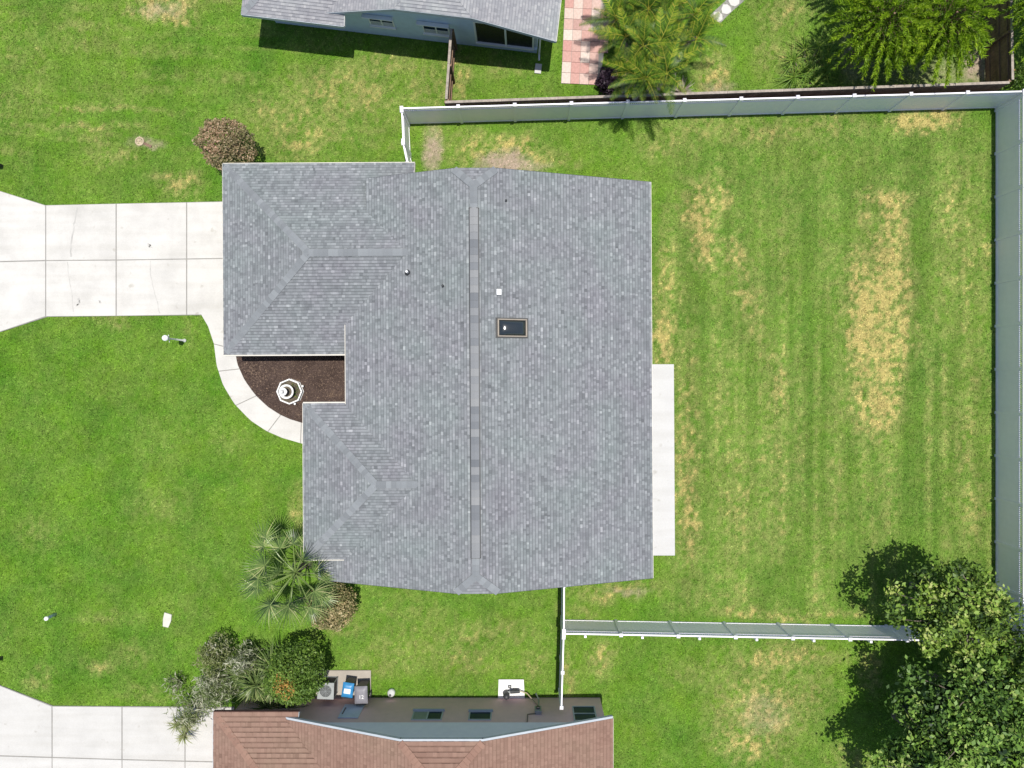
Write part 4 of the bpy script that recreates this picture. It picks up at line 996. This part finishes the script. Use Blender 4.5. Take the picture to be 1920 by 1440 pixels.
# broad leaved trees
def tree(name, loc, hgt, rx, ry, rz, mat, label, seed, nleaf=12000, leaf=.17, lean=(0, 0), clumps=44, barkm='bark'):
    rg = np.random.default_rng(seed); r_ = random.Random(seed)
    root = empty(name, (loc[0], loc[1], 0), 0, label, 'tree')
    cz = hgt - rz; mb = MB(); C = []; T_ = []
    base = Vector((0, 0, 0)); fork = Vector((lean[0] * .4, lean[1] * .4, cz * .55))
    mb.tube([base, fork * .5 + Vector((.06, .03, 0)), fork], [.12, .10, .08], 10)
    tips = []
    for k in range(clumps):
        t = k * 2.399; u = 1 - 1.55 * (k + .5) / clumps; q_ = math.sqrt(max(0, 1 - u * u)); f = r_.uniform(.4, 1.0) * (.72 + .62 * (mnoise.noise(Vector((math.cos(t) * 1.3 + seed, math.sin(t) * 1.3, u * 1.2))) + .5))
        tips.append(Vector((lean[0] + rx * q_ * math.cos(t) * f, lean[1] + ry * q_ * math.sin(t) * f, cz + rz * u * f)))
    mains = []
    for k in range(7):
        t = k * 6.28 / 7 + r_.uniform(-.3, .3); mains.append(Vector((lean[0] + rx * .45 * math.cos(t), lean[1] + ry * .45 * math.sin(t), cz + rz * r_.uniform(-.3, .35))))
    for m_ in mains: mb.tube([fork, fork.lerp(m_, .5) + Vector((r_.uniform(-.2, .2), r_.uniform(-.2, .2), .2)), m_], [.085, .06, .04], 6)
    for tp_ in tips:
        m_ = min(mains, key=lambda q_: (q_ - tp_).length); mid = m_.lerp(tp_, .5) + Vector((r_.uniform(-.15, .15), r_.uniform(-.15, .15), .1)); mb.tube([m_, mid, tp_], [.035, .022, .008], 4)
    mb.build('trunk', M[barkm], root)
    per = nleaf // clumps
    for tp_ in tips:
        s = r_.uniform(.26, .46) * (rx + ry) / 4.6; c = rg.normal(size=(per, 3)) * np.array([s, s, s * .5]) * .62 + np.array(tp_)
        C.append(c); T_.append(np.clip(rg.normal(r_.uniform(.15, .9), .17, per), 0, 1))
    C = np.concatenate(C); T_ = np.concatenate(T_)
    obj('crown', leaf_np(name + '_crown', C, leaf, leaf * .55, rg, .35, tone=T_), M[mat], root)
    return root
def above(px, py, z): return W(px, py, z)
x, y = W(1800, 1143, 3.6); tree('tree', (x, y), 4.9, 2.4, 1.75, 1.3, 'leaf_tree', 'open crowned green tree over the fence corner at right', 41, 9500, .20, clumps=100)
x, y = W(1845, 1335, 3.9); tree('tree', (x, y), 5.6, 2.95, 2.5, 1.7, 'leaf_tree2', 'large dense dark green tree at the bottom right', 42, 19000, .22, clumps=120)
x, y = W(1762, 1420, 3.6); tree('tree', (x, y), 4.9, 2.2, 2.2, 1.3, 'leaf_tree2', 'dark green tree cut by the bottom edge beside the large tree', 43, 12000, .21, clumps=84)
x, y = W(1990, 1240, 4.6); tree('tree', (x, y), 6.0, 2.2, 2.2, 1.5, 'leaf_tree', 'lighter green tree outside the fence cut by the right edge', 44, 9000, .17, clumps=70)

# feathery trees
def plume_tree(name, loc, hgt, r, rz, label, seed, n_pl=110, mat='leaf_feather'):
    rg = np.random.default_rng(seed); r_ = random.Random(seed); root = empty(name, (loc[0], loc[1], 0), 0, label, 'tree'); cz = hgt - rz
    mb = MB(); mb.tube([(0, 0, 0), (.05, .05, cz * .6), (0, 0, hgt * .85)], [.15, .11, .04], 8)
    C = []; D = []; T_ = []
    for k in range(n_pl):
        t = k * 2.399; u = 1 - 1.5 * (k + .5) / n_pl; q_ = math.sqrt(max(0, 1 - u * u)); f = r_.uniform(.45, .75)
        st = Vector((r * q_ * math.cos(t) * f, r * q_ * math.sin(t) * f, cz + rz * u * f)); d = Vector((math.cos(t) * q_, math.sin(t) * q_ - .25, u * .5 + .12)).normalized()
        l = r * r_.uniform(.5, .85); tb = r_.uniform(.3, .75); pts = []
        for i in range(7):
            s = i / 6; pts.append(st + d * l * s + Vector((0, 0, -.35 * l * s * s)))
        mb.tube([Vector((0, 0, cz * .8 + (st.z - cz) * .5)), st, pts[3], pts[6]], [.02, .014, .008, .003], 4)
        m_ = 90; s = rg.random(m_) ** .8
        P_ = np.array([pts[0].lerp(pts[6], 0)[:]] * m_) + np.outer(s, np.array(d) * l) + np.outer(s * s, np.array([0, 0, -.35 * l]))
        ra = rg.normal(size=(m_, 3)); ra -= np.outer(ra @ np.array(d), np.array(d)); ra /= np.linalg.norm(ra, axis=1)[:, None] + 1e-9
        dr = ra * .75 + np.array(d) * .85; dr /= np.linalg.norm(dr, axis=1)[:, None]
        C.append(P_ + dr * .09 * (1.1 - .5 * s)[:, None]); D.append(dr); T_.append(np.clip(tb + .25 * (s - .5) + rg.normal(0, .12, m_), 0, 1))
    mb.build('trunk', M['wood'], root)
    q_ = rg.normal(size=(5000, 3)); q_ /= np.linalg.norm(q_, axis=1)[:, None]; q_ = q_ * (rg.random(5000) ** .4)[:, None] * np.array([r * .8, r * .8, rz * .7]) + np.array([0, 0, cz - .15]); C.append(q_); D.append(rg.normal(size=(5000, 3))); T_.append(rg.uniform(0, .22, 5000))  # inner leaves toned dark: deep crown shade put into their colour
    obj('crown', leaf_np(name + '_crown', np.concatenate(C), .26, .036, rg, .2, dirs=np.concatenate(D), tone=np.concatenate(T_)), M[mat], root)
    return root
plume_tree('feathery_tree', W(1668, 34, 3.6), 4.7, 1.6, 1.6, 'feathery bright green tree left of its twin by the wooden fence', 51)
plume_tree('feathery_tree', W(1784, 32, 3.6), 4.7, 1.6, 1.6, 'feathery bright green tree standing nearest the dark wooden corner fence', 52)
plume_tree('feathery_tree', (22.6, 16.6), 4.6, 1.7, 1.6, 'feathery green tree outside the corner cut by the top right edge', 53, 100)
plume_tree('feathery_tree', (15.6, 18.3), 4.9, 1.7, 1.7, 'feathery dark green tree behind the others at the top edge', 54, 90)
bush('shrub', (22.7, 13.9), .8, 1.6, 'leaf_green', 'green shrub outside the fence in the top right corner', 2600, .1, 22, fill=.7, lump=.5)

# ------------------------------------------------------------------ yard objects
# octagonal garden ornament
gx_, gy_ = W(547, 734)
go = empty('garden_ornament', (gx_, gy_, .03), 0, 'white tiered garden ornament with octagonal basin in the mulch bed', 'garden ornament')
ph = math.pi / 8 + .4
mb = MB(); n = 8; pf = [(.60, 0), (.60, .06), (.555, .09), (.565, .26), (.60, .28), (.60, .32), (.535, .32), (.525, .16), (.02, .15)]
bevel(mb.lathe(pf, 8, ph=ph).build('basin', M['white'], go), .006, 1)
so2 = MB().lathe([(.52, .16), (.52, .20), (.3, .235), (.02, .25)], 16).build('soil', M['soil'], go)
rg = np.random.default_rng(3); c = np.stack([rg.uniform(.12, .44, 60) * np.cos(rg.uniform(-.9, 1.2, 60)), rg.uniform(-.3, .4, 60), rg.uniform(.24, .32, 60)], 1)
obj('weeds', leaf_np('weeds', c, .09, .04, rg, .4), M['leaf_green'], go)
MB().lathe([(.16, .15), (.13, .2), (.08, .3), (.07, .5), (.11, .56)], 14).build('pedestal', M['white'], go, True)
bw = MB().lathe([(.09, .54), (.2, .58), (.30, .66), (.335, .69), (.335, .72), (.285, .72), (.25, .67), (.1, .62), (.02, .62)], 28).build('bowl', M['white'], go, True)
MB().lathe([(.24, .672), (.02, .676)], 20).build('basin_dirt', M['soil'], bw)
fn = MB().lathe([(.06, .62), (.045, .95), (.08, 1.04), (.16, 1.10), (.19, 1.15), (.17, 1.17), (.07, 1.14), (.06, 1.19), (.085, 1.25), (.08, 1.31), (.05, 1.37), (.02, 1.40)], 20).build('finial', M['white'], go, True)
for (a, b_) in ((570.5, 724), (556, 757)):
    x, y = W(a, b_); l_ = empty('garden_light', (x, y, .03), 0, 'small white garden light right of the tiered ornament' if a > 560 else 'small white garden light below the tiered ornament', 'garden light', 'lights at the ornament')
    MB().tube([(0, 0, 0), (0, 0, .16)], .015, 6).build('stake', M['darkmetal'], l_); MB().lathe([(.03, .14), (.055, .18), (.05, .23), (.015, .25)], 10).build('lamp_head', M['white'], l_)
# lamp post
x, y = W(346.5, 638.5)
lp = empty('lamp_post', (x, y, 0), R(8), 'white lamp post with round globe on the front lawn', 'lamp post')
MB().lathe([(.09, 0), (.08, .06), (.04, .1), (.038, 1.5), (.05, 1.55)], 12).build('pole', M['white'], lp, True)
MB().tube([(0, -.17, 1.42), (0, .17, 1.42)], .016, 8).build('crossbar', M['white'], lp)
MB().lathe([(.05, 1.55), (.085, 1.58), (.085, 1.61), (.05, 1.62)], 14).build('collar', M['darkmetal'], lp)
MB().lathe([(.06, 1.60)] + [(.135 * math.sin(t), 1.74 - .135 * math.cos(t)) for t in np.linspace(.5, math.pi - .08, 12)], 20).build('globe', M['globe'], lp, True)
# white capped marker, slab lid, drain ring
x, y = W(105, 1151)
mp = empty('marker_post', (x, y, 0), 0, 'short grey post with white cap on the front lawn', 'post')
MB().lathe([(.065, 0), (.065, .6), (.05, .62)], 12).build('pipe', M['shutter'], mp, True); MB().lathe([(.095, .6), (.10, .63), (.09, .69), (.03, .71)], 14).build('cap', M['white'], mp, True)
x, y = W(314, 1162)
st = bevel(MB().prism([(-.20, -.30), (.06, -.36), (.19, -.05), (.22, .25), (-.12, .36), (-.19, .05)], -.03, .06).build('stone_slab', M['stone']), .02); st.location = (x, y, 0); tag(st, 'flat white stone slab lying on the front lawn', 'stone')
x, y = W(262, 265)
dr = empty('drain_ring', (x, y, 0), R(-25), 'tan drain ring and dark strip sunk in the upper left lawn', 'drain')
MB().lathe([(.21, 0), (.21, .03), (.15, .035), (.14, .005), (.02, .0)], 18).build('ring', M['tan'], dr); MB().box(.24, .62, -.06, .06, 0, .04).build('strip', M['wood'], dr)
# mailboxes by the street edge
for (a, b_, lab) in ((4, 311, 'black mailbox post at the left edge above the driveway'), (4, 1232, 'dark mailbox post at the left edge above the lower driveway')):
    x, y = W(a, b_); mb_ = empty('mailbox', (x, y, 0), 0, lab, 'mailbox')
    MB().box(-.05, .05, -.05, .05, 0, 1.05).build('post', M['darkmetal'], mb_); bevel(MB().box(-.3, .15, -.1, .1, 1.05, 1.27).build('box', M['darkmetal'], mb_), .04, 3)
    MB().box(-.25, .05, .102, .115, 1.2, 1.3).build('flag', M['darkmetal'], mb_)
# cooling unit
x, y = W(611, 1295, .78)
ac = empty('cooling_unit', (x, y, .06), R(-2), 'grey boxy outdoor cooling unit with round fan grille', 'air conditioner')
bevel(MB().box(-.36, .36, -.36, .36, 0, .06).build('base', M['greymetal'], ac), .01)
mb = MB()
for k in range(18):
    z = .08 + k * .034; mb.box(-.345, .345, -.345, .345, z, z + .016)
mb.box(-.325, .325, -.325, .325, .06, .7); mb.build('coil_louvers', M['darkmetal'], ac)
for sx in (-1, 1):
    for sy in (-1, 1): MB().box(sx * .352 - .02, sx * .352 + .02, sy * .352 - .02, sy * .352 + .02, .06, .7).build('corner_post', M['greymetal'], ac)
tp_ = MB(); mm_ = 32
for k in range(mm_):
    a0, a1 = 2 * math.pi * k / mm_, 2 * math.pi * (k + 1) / mm_
    def sqp(a): c, s = math.cos(a), math.sin(a); f = .375 / max(abs(c), abs(s)); return (c * f, s * f)
    p0, p1 = sqp(a0), sqp(a1); q0, q1 = (.27 * math.cos(a0), .27 * math.sin(a0)), (.27 * math.cos(a1), .27 * math.sin(a1))
    tp_.face([(*p0, .76), (*p1, .76), (*q1, .76), (*q0, .76)]); tp_.face([(*p0, .70), (*p1, .70), (*p1, .76), (*p0, .76)]); tp_.face([(*q0, .76), (*q1, .76), (*q1, .66), (*q0, .66)])
tp_.build('top_panel', M['greymetal'], ac)
gr = MB()
for rr_ in np.linspace(.04, .265, 9):
    gr.tube([(rr_ * math.cos(t), rr_ * math.sin(t), .775 + .02 * (1 - rr_ / .27)) for t in np.linspace(0, 2 * math.pi, 25)], .0065, 4, cap=False)
for k in range(8):
    t = k * math.pi / 4; gr.tube([(0, 0, .795), (.275 * math.cos(t), .275 * math.sin(t), .77)], .007, 4)
gr.build('grille', M['greymetal'], ac); MB().lathe([(.262, .665), (.02, .67)], 20).build('fan_well', M['shutter'], ac)
fb = MB()
for k in range(4):
    t = k * math.pi / 2 + .4; Mx = Matrix.Rotation(t, 4, 'Z') @ Matrix.Rotation(.35, 4, 'X'); fb.box(.04, .24, -.06, .06, .695, .70, Mx)
fb.build('fan_blade', M['darkmetal'], ac)
# wheeled bins
def bin_(loc, rz, w, d, h, body, lid, label, lidlab):
    root = empty('wheeled_bin', (loc[0], loc[1], .06), rz, label, 'bin')
    mb = MB(); n = 4; b0, t0 = .36, .46
    lo = [(-w * b0, -d * b0), (w * b0, -d * b0), (w * b0, d * b0), (-w * b0, d * b0)]; hi = [(-w * t0, -d * t0), (w * t0, -d * t0), (w * t0, d * t0), (-w * t0, d * t0)]
    mb.raw([(x, y, .05) for x, y in lo] + [(x, y, h - .12) for x, y in hi], [(3, 2, 1, 0), (4, 5, 6, 7)] + [(i, (i + 1) % 4, 4 + (i + 1) % 4, 4 + i) for i in range(4)])
    bevel(mb.build('body', body, root), .03, 3)
    bevel(MB().box(-w * .5, w * .5, -d * .5, d * .5, h - .16, h - .121).build('rim', body, root), .012, 2)
    nu, nv = 8, 8; vv = []
    for j in range(nv + 1):
        for i in range(nu + 1):
            s, t = i / nu * 2 - 1, j / nv * 2 - 1; vv.append((s * w * .51, t * d * .51, h - .118 + .10 * (1 - abs(s) ** 4) ** .5 * (1 - abs(t) ** 4) ** .5))
    lm = MB(); lm.raw(vv, [(j * (nu + 1) + i, j * (nu + 1) + i + 1, (j + 1) * (nu + 1) + i + 1, (j + 1) * (nu + 1) + i) for j in range(nv) for i in range(nu)])
    ld = lm.build('lid', lid, root, True)
    MB().tube([(-w * .4, -d * .56, h - .1), (w * .4, -d * .56, h - .1)], .016, 8).build('handle', body, root)
    for s in (-1, 1):
        MB().tube([(s * w * .40, -d * .40, .12), (s * w * .48, -d * .40, .12)], .12, 14).build('wheel', M['darkplastic'], root)
    return root, ld
x, y = W(652, 1294, .95)
b1_, l1_ = bin_((x, y), R(-8), .50, .66, 1.0, M['darkplastic'], M['blueplastic'], 'recycling bin with blue lid beside the cooling unit', '')
bevel(MB().box(-.15, .15, -.12, .10, .985, .992).build('lid_label', M['label'], l1_), .003, 1)
x, y = W(677, 1303, 1.02)
b2_, l2_ = bin_((x, y), R(2), .58, .78, 1.08, M['darkplastic'], M['greyplastic'], 'grey lidded wheeled bin with white number on the lid', '')
cu = bpy.data.curves.new('lid_number', 'FONT'); cu.body = '12'; cu.size = .24; cu.align_x = 'CENTER'; cu.align_y = 'CENTER'; cu.extrude = .003
to_ = bpy.data.objects.new('tmp', cu); COL.objects.link(to_)
dg = bpy.context.evaluated_depsgraph_get(); tm = bpy.data.meshes.new_from_object(to_.evaluated_get(dg)); bpy.data.objects.remove(to_)
tn = obj('lid_number', tm, M['white'], l2_); tn.location = (.03, -.06, 1.067)
# jug by the wall
x, y = W(735, 1296)
jg = empty('jug', (x, y, 0), 0, 'small white teardrop shaped jug on the grass by the mauve wall', 'jug')
MB().lathe([(.13, 0), (.17, .05), (.18, .18), (.15, .28), (.06, .36), (.04, .42)], 16).build('body', M['white'], jg, True); MB().lathe([(.05, .42), (.05, .46), (.02, .47)], 10).build('cap', M['darkmetal'], jg)
# pump
x, y = W(950, 1297)
pu = empty('water_pump', (x, y, .07), 0, 'dark water pump with tank on the white pad by the mauve wall', 'pump')
MB().lathe([(.14, 0), (.15, .1), (.15, .42), (.11, .52), (.03, .56)], 16).build('tank', M['darkplastic'], pu, True)
MB().tube([(.17, .12, .2), (.62, .14, .2)], [.09, .08], 12).build('motor', M['darkmetal'], pu); MB().tube([(.05, .1, .2), (.2, .12, .2)], .05, 8).build('coupling', M['greymetal'], pu)
MB().box(.3, .52, .04, .22, 0, .13).build('foot', M['darkmetal'], pu); MB().tube([(.62, .14, .2), (.95, .02, .12), (1.3, -.22, .5), (1.55, -.3, .9)], .025, 6).build('conduit', M['tan'], pu)
MB().tube([(.1, .32, .05), (.1, .33, .25), (.2, .33, .25), (.2, .33, .02)], .03, 8).build('pipe', M['darkmetal'], pu)
